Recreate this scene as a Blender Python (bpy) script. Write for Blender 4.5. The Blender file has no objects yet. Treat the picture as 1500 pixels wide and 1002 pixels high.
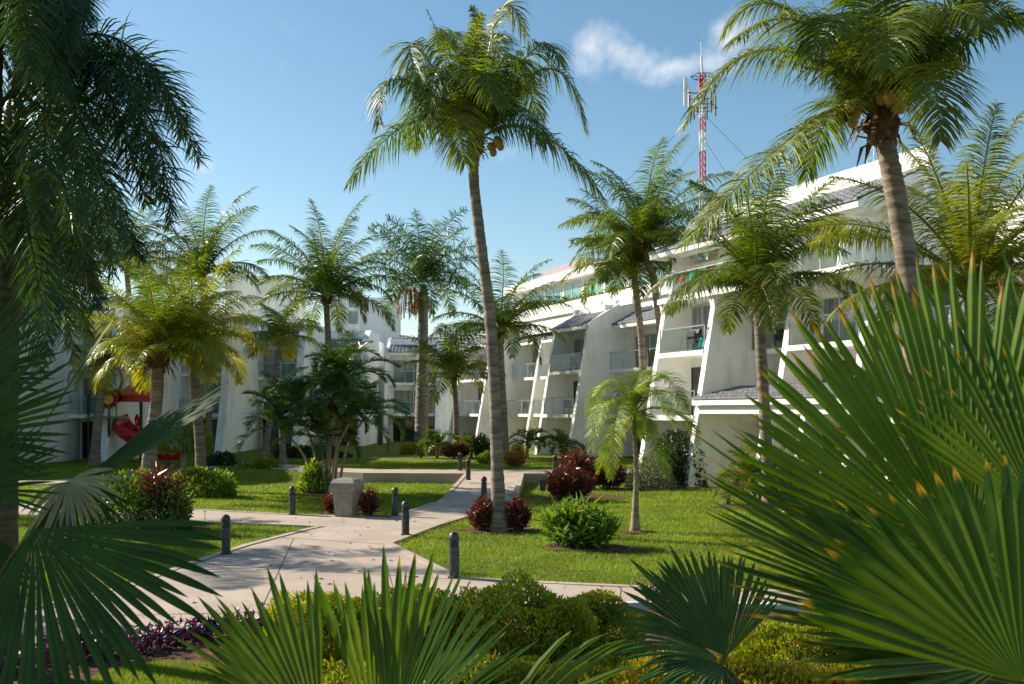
import bpy, math, random
import numpy as np
from mathutils import Vector
from mathutils.geometry import tessellate_polygon
rnd = random.Random(7)
nr = np.random.default_rng(11)
SC = bpy.context.scene
COL = SC.collection
R = math.radians

# ------------------------------------------------------------------ camera, sky, sun, exposure
F, HC = 1458.0, 3.0                 # focal length in photo pixels, eye height in metres
cam_d = bpy.data.cameras.new('camera'); cam = bpy.data.objects.new('camera', cam_d); COL.objects.link(cam)
cam.location = (0, 0, HC); cam.rotation_euler = (R(90), 0, 0)
cam_d.sensor_width = 36; cam_d.lens = 36 * F / 1500; cam_d.shift_y = 102 / 1500
cam_d.clip_start = .1; cam_d.clip_end = 3000
cam_d.dof.use_dof = True; cam_d.dof.focus_distance = 23; cam_d.dof.aperture_fstop = 6.3
SC.camera = cam
SC.cycles.max_bounces = 14; SC.cycles.diffuse_bounces = 8; SC.cycles.transparent_max_bounces = 16; SC.cycles.transmission_bounces = 8
SUN_EL = 31.0
SUN_V = Vector((-.90, .44, 0)).normalized()          # horizontal direction towards the sun
sun_d = bpy.data.lights.new('sun', 'SUN'); sun = bpy.data.objects.new('sun', sun_d); COL.objects.link(sun)
sun_d.energy = 4.5; sun_d.angle = R(.5); sun_d.color = (1, .90, .74)
sv = Vector((SUN_V.x * math.cos(R(SUN_EL)), SUN_V.y * math.cos(R(SUN_EL)), math.sin(R(SUN_EL))))
sun.rotation_euler = sv.to_track_quat('Z', 'Y').to_euler()
SC.view_settings.view_transform = 'Standard'; SC.view_settings.look = 'None'
SC.view_settings.exposure = 1.0; SC.view_settings.gamma = 1
W = bpy.data.worlds.new('World'); SC.world = W; W.use_nodes = True

def N(nt, kind, **kw):
    n = nt.nodes.new(kind)
    for k, v in kw.items():
        if k[0] == 'i' and k[1:].isdigit(): n.inputs[int(k[1:])].default_value = v
        elif k in n.inputs and not hasattr(type(n), k): n.inputs[k].default_value = v
        else: setattr(n, k, v)
    return n

def world():
    nt = W.node_tree; nt.nodes.clear(); L = nt.links.new
    out = N(nt, 'ShaderNodeOutputWorld'); bg = N(nt, 'ShaderNodeBackground'); bg.inputs[1].default_value = .10
    sky = N(nt, 'ShaderNodeTexSky'); sky.sky_type = 'NISHITA'; sky.sun_disc = False
    sky.sun_elevation = R(SUN_EL); sky.sun_rotation = math.atan2(SUN_V.x, SUN_V.y)
    sky.air_density = 1.0; sky.dust_density = .4; sky.ozone_density = .35; sky.altitude = 0
    tc = N(nt, 'ShaderNodeTexCoord')
    noise = N(nt, 'ShaderNodeTexNoise'); noise.inputs['Scale'].default_value = 11; noise.inputs['Detail'].default_value = 7; noise.inputs['Roughness'].default_value = .58
    L(tc.outputs['Generated'], noise.inputs['Vector'])
    total = None
    for (px, py, rx, ry, k) in ((925, 82, 115, 46, 1.0), (985, 98, 100, 32, .9), (870, 72, 60, 32, .7), (1065, 55, 60, 60, .5), (292, 245, 34, 22, .8), (268, 325, 26, 40, .75), (330, 300, 60, 60, .3), (560, 190, 300, 200, .12)):
        c = Vector(((px - 750) / F, 1, (603 - py) / F)); c.normalize()
        sub = N(nt, 'ShaderNodeVectorMath', operation='SUBTRACT'); sub.inputs[1].default_value = c
        L(tc.outputs['Generated'], sub.inputs[0])
        mul = N(nt, 'ShaderNodeVectorMath', operation='MULTIPLY'); mul.inputs[1].default_value = (F / rx, F / rx, F / ry)
        L(sub.outputs[0], mul.inputs[0])
        ln = N(nt, 'ShaderNodeVectorMath', operation='LENGTH'); L(mul.outputs[0], ln.inputs[0])
        mr = N(nt, 'ShaderNodeMapRange'); mr.inputs[1].default_value = 1.25; mr.inputs[2].default_value = 0; mr.inputs[3].default_value = 0; mr.inputs[4].default_value = k
        L(ln.outputs['Value'], mr.inputs[0])
        if total is None: total = mr.outputs[0]
        else:
            mx = N(nt, 'ShaderNodeMath', operation='MAXIMUM'); L(total, mx.inputs[0]); L(mr.outputs[0], mx.inputs[1]); total = mx.outputs[0]
    ad = N(nt, 'ShaderNodeMath', operation='MULTIPLY_ADD'); ad.inputs[1].default_value = 2.6; ad.inputs[2].default_value = -1.5
    L(noise.outputs[0], ad.inputs[0])
    sm = N(nt, 'ShaderNodeMath', operation='ADD'); L(total, sm.inputs[0]); L(ad.outputs[0], sm.inputs[1])
    st = N(nt, 'ShaderNodeMapRange', interpolation_type='SMOOTHSTEP'); st.inputs[1].default_value = .08; st.inputs[2].default_value = .95; st.inputs[4].default_value = .85
    L(sm.outputs[0], st.inputs[0])
    mt = N(nt, 'ShaderNodeMath', operation='MULTIPLY'); L(st.outputs[0], mt.inputs[0])
    gt = N(nt, 'ShaderNodeMath', operation='GREATER_THAN'); gt.inputs[1].default_value = .001; L(total, gt.inputs[0]); L(gt.outputs[0], mt.inputs[1])
    hs = N(nt, 'ShaderNodeHueSaturation'); hs.inputs['Hue'].default_value = .488; hs.inputs['Saturation'].default_value = 1.2; hs.inputs['Value'].default_value = .73; L(sky.outputs[0], hs.inputs['Color'])
    mix = N(nt, 'ShaderNodeMixRGB'); mix.inputs[2].default_value = (5.6, 5.6, 5.8, 1)
    L(hs.outputs[0], mix.inputs[1]); L(mt.outputs[0], mix.inputs[0])
    L(mix.outputs[0], bg.inputs[0]); L(bg.outputs[0], out.inputs[0])
world()

# ------------------------------------------------------------------ projection helpers (photo pixel + depth -> metres)
def P(px, py, Y): return np.array(((px - 750) / F * Y, Y, HC - (py - 603) / F * Y))
def Gd(px, py, z=0.0):
    Y = F * (HC - z) / (py - 603); return np.array(((px - 750) / F * Y, Y, z))
ZB = .35                            # level of the raised rear garden
def gz(x, y):
    t = np.clip((np.asarray(y, float) - 43.3) / 1.4, 0, 1); return ZB * t * t * (3 - 2 * t)
def nrm(v): v = np.asarray(v, float); return v / (np.linalg.norm(v) + 1e-9)

# ------------------------------------------------------------------ mesh builder
class MB:
    def __init__(s): s.v = []; s.f = []; s.t = []; s.n = 0
    def add(s, v, f, tint=None, mi=0):
        v = np.asarray(v, float); k = len(v)
        if tint is None: tint = np.zeros((k, 3)); tint[:, 0] = .5
        s.v.append(v); s.t.append(np.broadcast_to(np.asarray(tint, float), (k, 3)))
        f = np.asarray(f, int)
        if f.size: s.f.append((f + s.n, mi))
        s.n += k
    def build(s, name, mats, parent=None, smooth=False, base=None, **props):
        if not isinstance(mats, (list, tuple)): mats = [mats]
        v = np.concatenate(s.v); t = np.concatenate(s.t)
        loc = np.zeros(3)
        if parent is not None: loc = np.array(root_loc(parent))
        elif base is not None: loc = np.asarray(base, float)
        v = v - loc
        me = bpy.data.meshes.new(name)
        me.vertices.add(len(v)); me.vertices.foreach_set('co', v.astype(np.float32).ravel())
        flat = np.concatenate([f.ravel() for f, _ in s.f]); tot = np.concatenate([np.full(len(f), f.shape[1]) for f, _ in s.f])
        mi = np.concatenate([np.full(len(f), m) for f, m in s.f])
        me.loops.add(len(flat)); me.loops.foreach_set('vertex_index', flat.astype(np.int32))
        me.polygons.add(len(tot)); me.polygons.foreach_set('loop_start', np.concatenate([[0], np.cumsum(tot)[:-1]]).astype(np.int32))
        me.polygons.foreach_set('material_index', mi.astype(np.int32))
        me.polygons.foreach_set('use_smooth', np.full(len(tot), bool(smooth)))
        a = me.attributes.new('tint', 'FLOAT_COLOR', 'POINT')
        c = np.ones((len(v), 4), np.float32); c[:, :3] = t; a.data.foreach_set('color', c.ravel())
        me.update(calc_edges=True)
        for m in mats: me.materials.append(m)
        o = bpy.data.objects.new(name, me); COL.objects.link(o)
        if parent is not None: o.parent = parent
        else: o.location = loc
        for k, x in props.items(): o[k] = x
        return o
def root_loc(o):
    l = Vector(o.location)
    while o.parent: o = o.parent; l += o.location
    return l
def thing(name, loc, label, cat, group=None):
    o = bpy.data.objects.new(name, None); COL.objects.link(o); o.location = [float(a) for a in loc]
    o.empty_display_size = .2
    o['label'] = label; o['category'] = cat
    if group: o['group'] = group
    return o
def copy_tree(o, parent=None):
    c = o.copy(); COL.objects.link(c)
    if parent: c.parent = parent
    for ch in list(o.children): copy_tree(ch, c)
    return c
QB = np.array(((0, 1, 2, 3), (7, 6, 5, 4), (0, 4, 5, 1), (1, 5, 6, 2), (2, 6, 7, 3), (3, 7, 4, 0)))
def hexa(mb, p8, mi=0, tint=None): mb.add(p8, QB, tint, mi)
def box(mb, x0, x1, y0, y1, z0, z1, mi=0):
    hexa(mb, [(x0, y0, z0), (x0, y1, z0), (x1, y1, z0), (x1, y0, z0), (x0, y0, z1), (x0, y1, z1), (x1, y1, z1), (x1, y0, z1)], mi)
def tube(mb, pts, rad, sides=8, tint=None, mi=0, cap=True):
    pts = np.asarray(pts, float); n = len(pts); rad = np.broadcast_to(np.asarray(rad, float), (n,))
    T = np.gradient(pts, axis=0); T /= np.linalg.norm(T, axis=1)[:, None] + 1e-9
    ref = np.array((0, 0, 1.)) if abs(T[0][2]) < .8 else np.array((0, 1., 0))
    A = np.cross(T, ref); A /= np.linalg.norm(A, axis=1)[:, None] + 1e-9; B = np.cross(T, A)
    an = np.linspace(0, 2 * np.pi, sides, endpoint=False)
    v = pts[:, None] + rad[:, None, None] * (A[:, None] * np.cos(an)[None, :, None] + B[:, None] * np.sin(an)[None, :, None])
    i = np.arange(n - 1)[:, None] * sides; j = np.arange(sides)[None]; k = (j + 1) % sides
    f = np.stack([i + j, i + k, i + sides + k, i + sides + j], -1).reshape(-1, 4)
    if isinstance(tint, np.ndarray) and tint.ndim == 2: tint = np.repeat(tint, sides, 0)
    mb.add(v.reshape(-1, 3), f, tint, mi)
    if cap:
        for e, q in ((0, pts[0]), (n - 1, pts[-1])):
            ring = v[e]; c = len(ring)
            ff = np.array([(a, (a + 1) % c, c) if e else ((a + 1) % c, a, c) for a in range(c)])
            mb.add(np.vstack([ring, q]), ff, tint[0] if isinstance(tint, np.ndarray) and tint.ndim == 2 else tint, mi)
def lathe(mb, c, prof, sides=16, mi=0, tint=None, sx=1.0, sy=1.0):
    c = np.asarray(c, float); prof = np.asarray(prof, float); an = np.linspace(0, 2 * np.pi, sides, endpoint=False)
    v = np.zeros((len(prof), sides, 3)); v[:, :, 0] = prof[:, :1] * np.cos(an) * sx; v[:, :, 1] = prof[:, :1] * np.sin(an) * sy; v[:, :, 2] = prof[:, 1:2]
    i = np.arange(len(prof) - 1)[:, None] * sides; j = np.arange(sides)[None]; k = (j + 1) % sides
    f = np.stack([i + j, i + k, i + sides + k, i + sides + j], -1).reshape(-1, 4)
    mb.add(v.reshape(-1, 3) + c, f, tint, mi)
def ball(mb, c, r, seg=10, mi=0, tint=None, squash=1.0):
    t = np.linspace(-np.pi / 2, np.pi / 2, seg // 2 + 2)
    lathe(mb, c, np.stack([np.cos(t) * r + 1e-4, np.sin(t) * r * squash], 1), seg, mi, tint)
def catmull(pts, n):
    p = np.asarray(pts, float); p = np.vstack([2 * p[0] - p[1], p, 2 * p[-1] - p[-2]])
    out = []; m = len(p) - 3
    for u in np.linspace(0, m - 1e-6, n):
        k = int(u); t = u - k; a, b, c, d = p[k:k + 4]
        out.append(.5 * (2 * b + (c - a) * t + (2 * a - 5 * b + 4 * c - d) * t * t + (3 * b - a - 3 * c + d) * t ** 3))
    return np.array(out)
def poly_slab(mb, pts, ztop, zbot, mi=0, mis=None):
    """flat slab with the outline pts (n x 2); ztop / zbot number or per point list"""
    n = len(pts); zt = np.broadcast_to(np.asarray(ztop, float), (n,)); zb = np.broadcast_to(np.asarray(zbot, float), (n,))
    p = np.asarray(pts, float); top = np.column_stack([p, zt]); bot = np.column_stack([p, zb])
    tri = [tuple(t) for t in tessellate_polygon([[Vector((a[0], a[1], 0)) for a in p]])]
    area = sum(p[i][0] * p[(i + 1) % n][1] - p[(i + 1) % n][0] * p[i][1] for i in range(n))
    fix = []
    for t in tri:
        a, b, c = p[list(t)]
        fix.append(t if (b[0] - a[0]) * (c[1] - a[1]) - (b[1] - a[1]) * (c[0] - a[0]) > 0 else t[::-1])
    mb.add(top, fix, None, mi)
    q = [(i, (i + 1) % n, n + (i + 1) % n, n + i) if area < 0 else ((i + 1) % n, i, n + i, n + (i + 1) % n) for i in range(n)]
    mb.add(np.vstack([top, bot]), q, None, mi if mis is None else mis)
def strip(mb, line, w, ztop, zbot, mi=0):
    """kerb of width w centred on a ground line"""
    l = np.asarray(line, float); T = np.gradient(l[:, :2], axis=0); T /= np.linalg.norm(T, axis=1)[:, None]
    Nn = np.stack([-T[:, 1], T[:, 0]], 1) * w / 2
    zt = np.broadcast_to(np.asarray(ztop, float), (len(l),)); zb = np.broadcast_to(np.asarray(zbot, float), (len(l),))
    for i in range(len(l) - 1):
        a0, a1, b0, b1 = l[i, :2] - Nn[i], l[i, :2] + Nn[i], l[i + 1, :2] - Nn[i + 1], l[i + 1, :2] + Nn[i + 1]
        hexa(mb, [(*a0, zb[i]), (*a1, zb[i]), (*b1, zb[i + 1]), (*b0, zb[i + 1]), (*a0, zt[i]), (*a1, zt[i]), (*b1, zt[i + 1]), (*b0, zt[i + 1])], mi)
def inside(px, py, poly):
    c = np.zeros(len(px), bool); j = len(poly) - 1
    for i in range(len(poly)):
        xi, yi = poly[i][:2]; xj, yj = poly[j][:2]
        c ^= ((yi > py) != (yj > py)) & (px < (xj - xi) * (py - yi) / (yj - yi + 1e-12) + xi); j = i
    return c

# ------------------------------------------------------------------ materials
def mat(name):
    m = bpy.data.materials.new(name); m.use_nodes = True; nt = m.node_tree; nt.nodes.clear()
    out = N(nt, 'ShaderNodeOutputMaterial'); return m, nt, out, nt.links.new
def solid(name, col, rough=.6, var=.12, scale=4.0, stretch=None, spec=.5, metal=0.0, bump=0.0, bscale=40.0, col2=None, detail=5):
    m, nt, out, L = mat(name); b = N(nt, 'ShaderNodeBsdfPrincipled'); tc = N(nt, 'ShaderNodeTexCoord')
    nz = N(nt, 'ShaderNodeTexNoise'); nz.inputs['Scale'].default_value = scale; nz.inputs['Detail'].default_value = detail; mp = N(nt, 'ShaderNodeMapping'); mp.inputs['Scale'].default_value = stretch or (1, 1, 1); L(tc.outputs['Object'], mp.inputs[0]); L(mp.outputs[0], nz.inputs['Vector'])
    mx = N(nt, 'ShaderNodeMixRGB'); c2 = col2 or tuple(c * (1 - var * 2.2) for c in col)
    mx.inputs[1].default_value = (*c2, 1); mx.inputs[2].default_value = (*[min(1, c * (1 + (0 if col2 else var * .4))) for c in col], 1)
    mr = N(nt, 'ShaderNodeMapRange'); mr.inputs[1].default_value = .35; mr.inputs[2].default_value = .65; L(nz.outputs[0], mr.inputs[0]); L(mr.outputs[0], mx.inputs[0])
    L(mx.outputs[0], b.inputs['Base Color']); b.inputs['Roughness'].default_value = rough; b.inputs['Metallic'].default_value = metal
    b.inputs['Specular IOR Level'].default_value = spec
    if bump:
        n2 = N(nt, 'ShaderNodeTexNoise'); n2.inputs['Scale'].default_value = bscale; n2.inputs['Detail'].default_value = 4; L(tc.outputs['Object'], n2.inputs['Vector'])
        bp = N(nt, 'ShaderNodeBump'); bp.inputs['Strength'].default_value = bump; bp.inputs['Distance'].default_value = .02; L(n2.outputs[0], bp.inputs['Height']); L(bp.outputs[0], b.inputs['Normal'])
    L(b.outputs[0], out.inputs[0]); return m
def leafmat(name, c1, c2, tip=None, tip0=.8, rach=(.22, .24, .05), trans=.35, tcol=None, rough=.42, spec=.45, var=.35, nscale=6.0, tip2=None):
    """tint.r picks c1..c2, tint.g runs base -> tip of a leaf, tint.b marks midribs and stalks"""
    m, nt, out, L = mat(name); at = N(nt, 'ShaderNodeAttribute', attribute_name='tint'); sp = N(nt, 'ShaderNodeSeparateColor'); L(at.outputs['Color'], sp.inputs[0])
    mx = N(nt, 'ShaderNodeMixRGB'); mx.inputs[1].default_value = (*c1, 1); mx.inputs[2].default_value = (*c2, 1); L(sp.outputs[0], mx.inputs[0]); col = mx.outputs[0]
    if tip:
        for t0, t1, tc_ in ((tip0, min(1, tip0 + (1 - tip0) * .55), tip),) + (((tip0 + (1 - tip0) * .5, 1.0, tip2),) if tip2 else ()):
            mr = N(nt, 'ShaderNodeMapRange', interpolation_type='SMOOTHSTEP'); mr.inputs[1].default_value = t0; mr.inputs[2].default_value = t1; L(sp.outputs[1], mr.inputs[0])
            m2 = N(nt, 'ShaderNodeMixRGB'); m2.inputs[2].default_value = (*tc_, 1); L(col, m2.inputs[1]); L(mr.outputs[0], m2.inputs[0]); col = m2.outputs[0]
    m3 = N(nt, 'ShaderNodeMixRGB'); m3.inputs[2].default_value = (*rach, 1); L(sp.outputs[2], m3.inputs[0]); L(col, m3.inputs[1]); col = m3.outputs[0]
    tc = N(nt, 'ShaderNodeTexCoord'); nz = N(nt, 'ShaderNodeTexNoise'); nz.inputs['Scale'].default_value = nscale; nz.inputs['Detail'].default_value = 3; L(tc.outputs['Object'], nz.inputs['Vector'])
    mr = N(nt, 'ShaderNodeMapRange'); mr.inputs[1].default_value = .3; mr.inputs[2].default_value = .7; mr.inputs[3].default_value = 1 - var; mr.inputs[4].default_value = 1 + var; L(nz.outputs[0], mr.inputs[0])
    hs = N(nt, 'ShaderNodeHueSaturation'); L(col, hs.inputs['Color']); L(mr.outputs[0], hs.inputs['Value']); col = hs.outputs[0]
    b = N(nt, 'ShaderNodeBsdfPrincipled'); L(col, b.inputs['Base Color']); b.inputs['Roughness'].default_value = rough; b.inputs['Specular IOR Level'].default_value = spec
    tr = N(nt, 'ShaderNodeBsdfTranslucent'); g = N(nt, 'ShaderNodeMixRGB', blend_type='MULTIPLY'); g.inputs[0].default_value = 1; g.inputs[2].default_value = (*(tcol or (1.9, 1.7, .7)), 1); L(col, g.inputs[1]); L(g.outputs[0], tr.inputs[0])
    ms = N(nt, 'ShaderNodeMixShader'); ms.inputs[0].default_value = trans; L(b.outputs[0], ms.inputs[1]); L(tr.outputs[0], ms.inputs[2]); L(ms.outputs[0], out.inputs[0]); return m
def glassmat(name, tint, refl=.12, rough=.02):
    m, nt, out, L = mat(name); t = N(nt, 'ShaderNodeBsdfTransparent'); t.inputs[0].default_value = (*tint, 1); g = N(nt, 'ShaderNodeBsdfGlossy'); g.inputs['Roughness'].default_value = rough
    fr = N(nt, 'ShaderNodeFresnel'); fr.inputs[0].default_value = 1.18; ad = N(nt, 'ShaderNodeMath', operation='ADD', use_clamp=True); ad.inputs[1].default_value = refl; fm = N(nt, 'ShaderNodeMath', operation='MULTIPLY'); fm.inputs[1].default_value = .35; L(fr.outputs[0], fm.inputs[0]); L(fm.outputs[0], ad.inputs[0])
    ms = N(nt, 'ShaderNodeMixShader'); L(ad.outputs[0], ms.inputs[0]); L(t.outputs[0], ms.inputs[1]); L(g.outputs[0], ms.inputs[2]); L(ms.outputs[0], out.inputs[0]); return m
def trunkmat(name, c1, c2, ring=9.0):
    m, nt, out, L = mat(name); b = N(nt, 'ShaderNodeBsdfPrincipled'); tc = N(nt, 'ShaderNodeTexCoord')
    mp = N(nt, 'ShaderNodeMapping'); mp.inputs['Scale'].default_value = (1, 1, ring); L(tc.outputs['Object'], mp.inputs[0])
    nz = N(nt, 'ShaderNodeTexNoise'); nz.inputs['Scale'].default_value = 2.2; nz.inputs['Detail'].default_value = 6; nz.inputs['Roughness'].default_value = .65; L(mp.outputs[0], nz.inputs['Vector'])
    mr = N(nt, 'ShaderNodeMapRange'); mr.inputs[1].default_value = .38; mr.inputs[2].default_value = .62; L(nz.outputs[0], mr.inputs[0])
    mx = N(nt, 'ShaderNodeMixRGB'); mx.inputs[1].default_value = (*c2, 1); mx.inputs[2].default_value = (*c1, 1); L(mr.outputs[0], mx.inputs[0])
    at = N(nt, 'ShaderNodeAttribute', attribute_name='tint'); sp = N(nt, 'ShaderNodeSeparateColor'); L(at.outputs['Color'], sp.inputs[0])
    m2 = N(nt, 'ShaderNodeMixRGB'); m2.inputs[2].default_value = (*[c * .45 for c in c2], 1); L(sp.outputs[1], m2.inputs[0]); L(mx.outputs[0], m2.inputs[1])
    L(m2.outputs[0], b.inputs['Base Color']); b.inputs['Roughness'].default_value = .85; b.inputs['Specular IOR Level'].default_value = .2
    bp = N(nt, 'ShaderNodeBump'); bp.inputs['Strength'].default_value = .5; bp.inputs['Distance'].default_value = .03; L(nz.outputs[0], bp.inputs['Height']); L(bp.outputs[0], b.inputs['Normal'])
    L(b.outputs[0], out.inputs[0]); return m
M = {}
def stucco():
    m, nt, out, L = mat('white_stucco'); b = N(nt, 'ShaderNodeBsdfPrincipled'); tc = N(nt, 'ShaderNodeTexCoord')
    mp = N(nt, 'ShaderNodeMapping'); mp.inputs['Scale'].default_value = (1.6, 1.6, .22); L(tc.outputs['Object'], mp.inputs[0])
    n1 = N(nt, 'ShaderNodeTexNoise'); n1.inputs['Scale'].default_value = 1.3; n1.inputs['Detail'].default_value = 7; n1.inputs['Roughness'].default_value = .62; L(mp.outputs[0], n1.inputs['Vector'])
    n2 = N(nt, 'ShaderNodeTexNoise'); n2.inputs['Scale'].default_value = .5; n2.inputs['Detail'].default_value = 5; L(tc.outputs['Object'], n2.inputs['Vector'])
    ml = N(nt, 'ShaderNodeMath', operation='MULTIPLY'); L(n1.outputs[0], ml.inputs[0]); L(n2.outputs[0], ml.inputs[1])
    mr = N(nt, 'ShaderNodeMapRange'); mr.inputs[1].default_value = .12; mr.inputs[2].default_value = .27; L(ml.outputs[0], mr.inputs[0])
    mx = N(nt, 'ShaderNodeMixRGB'); mx.inputs[1].default_value = (.70, .68, .635, 1); mx.inputs[2].default_value = (.89, .88, .855, 1); L(mr.outputs[0], mx.inputs[0])
    L(mx.outputs[0], b.inputs['Base Color']); b.inputs['Roughness'].default_value = .8; b.inputs['Specular IOR Level'].default_value = .25
    n3 = N(nt, 'ShaderNodeTexNoise'); n3.inputs['Scale'].default_value = 30; L(tc.outputs['Object'], n3.inputs['Vector'])
    bp = N(nt, 'ShaderNodeBump'); bp.inputs['Strength'].default_value = .15; bp.inputs['Distance'].default_value = .01; L(n3.outputs[0], bp.inputs['Height']); L(bp.outputs[0], b.inputs['Normal'])
    L(b.outputs[0], out.inputs[0]); return m
M['stucco'] = stucco()
M['trim'] = solid('white_trim', (.84, .83, .8), .6, .05)
M['tile'] = solid('slate_grey_tile', (.20, .21, .235), .55, .25, 7, bump=.2)
M['frame'] = solid('white_metal', (.62, .63, .63), .35, .05)
M['dark_frame'] = solid('brown_frame', (.05, .035, .03), .4, .1)
M['curtain'] = solid('curtained_glass', (.30, .36, .36), .06, .22, 3, stretch=(3, 3, .12), spec=.9, col2=(.10, .14, .15))
M['teal'] = solid('teal_glass', (.15, .34, .32), .08, .15, 2, spec=.9)
M['dark_glass'] = solid('dark_glass', (.035, .035, .035), .05, .3, 1.2, spec=.9)
M['glass'] = glassmat('clear_railing_glass', (.90, .94, .93), .015)
M['steel'] = solid('brushed_steel', (.45, .46, .47), .35, .05, metal=.8)
M['dark_metal'] = solid('dark_grey_metal', (.045, .05, .055), .45, .25, 9, bump=.1)
M['lamp_glass'] = solid('frosted_lamp_glass', (.12, .13, .13), .15, .1)
M['bin'] = solid('taupe_plastic', (.28, .25, .21), .55, .1, 5, bump=.1)
M['black'] = solid('black_metal', (.012, .012, .013), .45, .1)
M['chair'] = solid('dark_wicker', (.05, .052, .055), .6, .2)
M['red'] = solid('red_plastic', (.55, .012, .02), .25, .06)
M['orange'] = solid('orange_plastic', (.70, .11, .02), .35, .06)
M['yellow'] = solid('yellow_plastic', (.75, .42, .03), .35, .06)
M['green_pl'] = solid('green_plastic', (.05, .30, .08), .35, .06)
M['mast_red'] = solid('red_mast_paint', (.55, .03, .03), .5, .1)
M['mast_white'] = solid('white_mast_paint', (.75, .75, .75), .5, .1)
M['soil'] = solid('brown_soil', (.15, .085, .052), .95, .3, 6, spec=.1, bump=.8, bscale=22, col2=(.06, .032, .02))
M['kerb_white'] = solid('whitewashed_kerb', (.72, .74, .78), .8, .18, 3, bump=.3, bscale=30)
M['mauve'] = solid('mauve_paint', (.34, .28, .32), .8, .08)
def paving(name, c1, c2, line=True):
    m, nt, out, L = mat(name); b = N(nt, 'ShaderNodeBsdfPrincipled'); tc = N(nt, 'ShaderNodeTexCoord')
    n1 = N(nt, 'ShaderNodeTexNoise'); n1.inputs['Scale'].default_value = .8; n1.inputs['Detail'].default_value = 8; n1.inputs['Roughness'].default_value = .6; L(tc.outputs['Object'], n1.inputs['Vector'])
    n2 = N(nt, 'ShaderNodeTexNoise'); n2.inputs['Scale'].default_value = 45; n2.inputs['Detail'].default_value = 3; L(tc.outputs['Object'], n2.inputs['Vector'])
    mr = N(nt, 'ShaderNodeMapRange'); mr.inputs[1].default_value = .35; mr.inputs[2].default_value = .65; L(n1.outputs[0], mr.inputs[0])
    mx = N(nt, 'ShaderNodeMixRGB'); mx.inputs[1].default_value = (*c2, 1); mx.inputs[2].default_value = (*c1, 1); L(mr.outputs[0], mx.inputs[0])
    m2 = N(nt, 'ShaderNodeMixRGB', blend_type='OVERLAY'); m2.inputs[0].default_value = .55; L(mx.outputs[0], m2.inputs[1]); L(n2.outputs[0], m2.inputs[2])
    L(m2.outputs[0], b.inputs['Base Color']); b.inputs['Roughness'].default_value = .8; b.inputs['Specular IOR Level'].default_value = .3
    bp = N(nt, 'ShaderNodeBump'); bp.inputs['Strength'].default_value = .3; bp.inputs['Distance'].default_value = .008; L(n2.outputs[0], bp.inputs['Height']); L(bp.outputs[0], b.inputs['Normal'])
    L(b.outputs[0], out.inputs[0]); return m
M['paving'] = paving('pinkish_concrete', (.46, .375, .31), (.35, .285, .235))
M['kerb'] = paving('pale_kerb_concrete', (.46, .38, .31), (.36, .29, .235))
M['joint'] = solid('dark_joint', (.12, .09, .07), .9)
def lawnmat():
    m, nt, out, L = mat('lawn_turf'); b = N(nt, 'ShaderNodeBsdfPrincipled'); tc = N(nt, 'ShaderNodeTexCoord')
    n1 = N(nt, 'ShaderNodeTexNoise'); n1.inputs['Scale'].default_value = .45; n1.inputs['Detail'].default_value = 5; L(tc.outputs['Object'], n1.inputs['Vector'])
    n2 = N(nt, 'ShaderNodeTexNoise'); n2.inputs['Scale'].default_value = 16; n2.inputs['Detail'].default_value = 5; n2.inputs['Roughness'].default_value = .7; L(tc.outputs['Object'], n2.inputs['Vector'])
    mx = N(nt, 'ShaderNodeMixRGB'); mx.inputs[1].default_value = (.10, .14, .012, 1); mx.inputs[2].default_value = (.18, .215, .02, 1); L(n1.outputs[0], mx.inputs[0])
    n4 = N(nt, 'ShaderNodeTexNoise'); n4.inputs['Scale'].default_value = 1.1; n4.inputs['Detail'].default_value = 6; n4.inputs['Roughness'].default_value = .7; L(tc.outputs['Object'], n4.inputs['Vector'])
    r4 = N(nt, 'ShaderNodeMapRange'); r4.inputs[1].default_value = .56; r4.inputs[2].default_value = .72; r4.inputs[4].default_value = .4; L(n4.outputs[0], r4.inputs[0])
    m4 = N(nt, 'ShaderNodeMixRGB'); m4.inputs[2].default_value = (.21, .165, .06, 1); L(mx.outputs[0], m4.inputs[1]); L(r4.outputs[0], m4.inputs[0])
    m2 = N(nt, 'ShaderNodeMixRGB', blend_type='OVERLAY'); m2.inputs[0].default_value = .7; L(m4.outputs[0], m2.inputs[1]); L(n2.outputs[0], m2.inputs[2])
    L(m2.outputs[0], b.inputs['Base Color']); b.inputs['Roughness'].default_value = .9; b.inputs['Specular IOR Level'].default_value = .15
    bp = N(nt, 'ShaderNodeBump'); bp.inputs['Strength'].default_value = .9; bp.inputs['Distance'].default_value = .06; L(n2.outputs[0], bp.inputs['Height']); L(bp.outputs[0], b.inputs['Normal'])
    L(b.outputs[0], out.inputs[0]); return m
M['lawn'] = lawnmat()
GR = (1.8, 1.7, .55)
M['grass'] = leafmat('grass_blade', (.10, .175, .012), (.24, .305, .026), trans=.4, tcol=(1.5, 1.5, .5), rough=.5, spec=.3, var=.3, nscale=.6)
M['coco'] = leafmat('coconut_leaflet', (.036, .095, .010), (.20, .23, .024), tip=(.19, .17, .035), tip0=.86, rach=(.26, .25, .06), trans=.42, tcol=GR, rough=.44, spec=.4, var=.3, nscale=1.2)
M['coco_yellow'] = leafmat('yellowing_leaflet', (.10, .19, .012), (.42, .39, .03), tip=(.42, .29, .03), tip0=.8, rach=(.45, .36, .06), trans=.42, tcol=(1.5, 1.35, .5), rough=.36, spec=.5, var=.3, nscale=1.2)
M['royal'] = leafmat('royal_palm_leaflet', (.026, .085, .012), (.10, .17, .022), rach=(.16, .20, .05), trans=.28, tcol=GR, rough=.38, spec=.5, var=.3, nscale=1.2)
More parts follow.
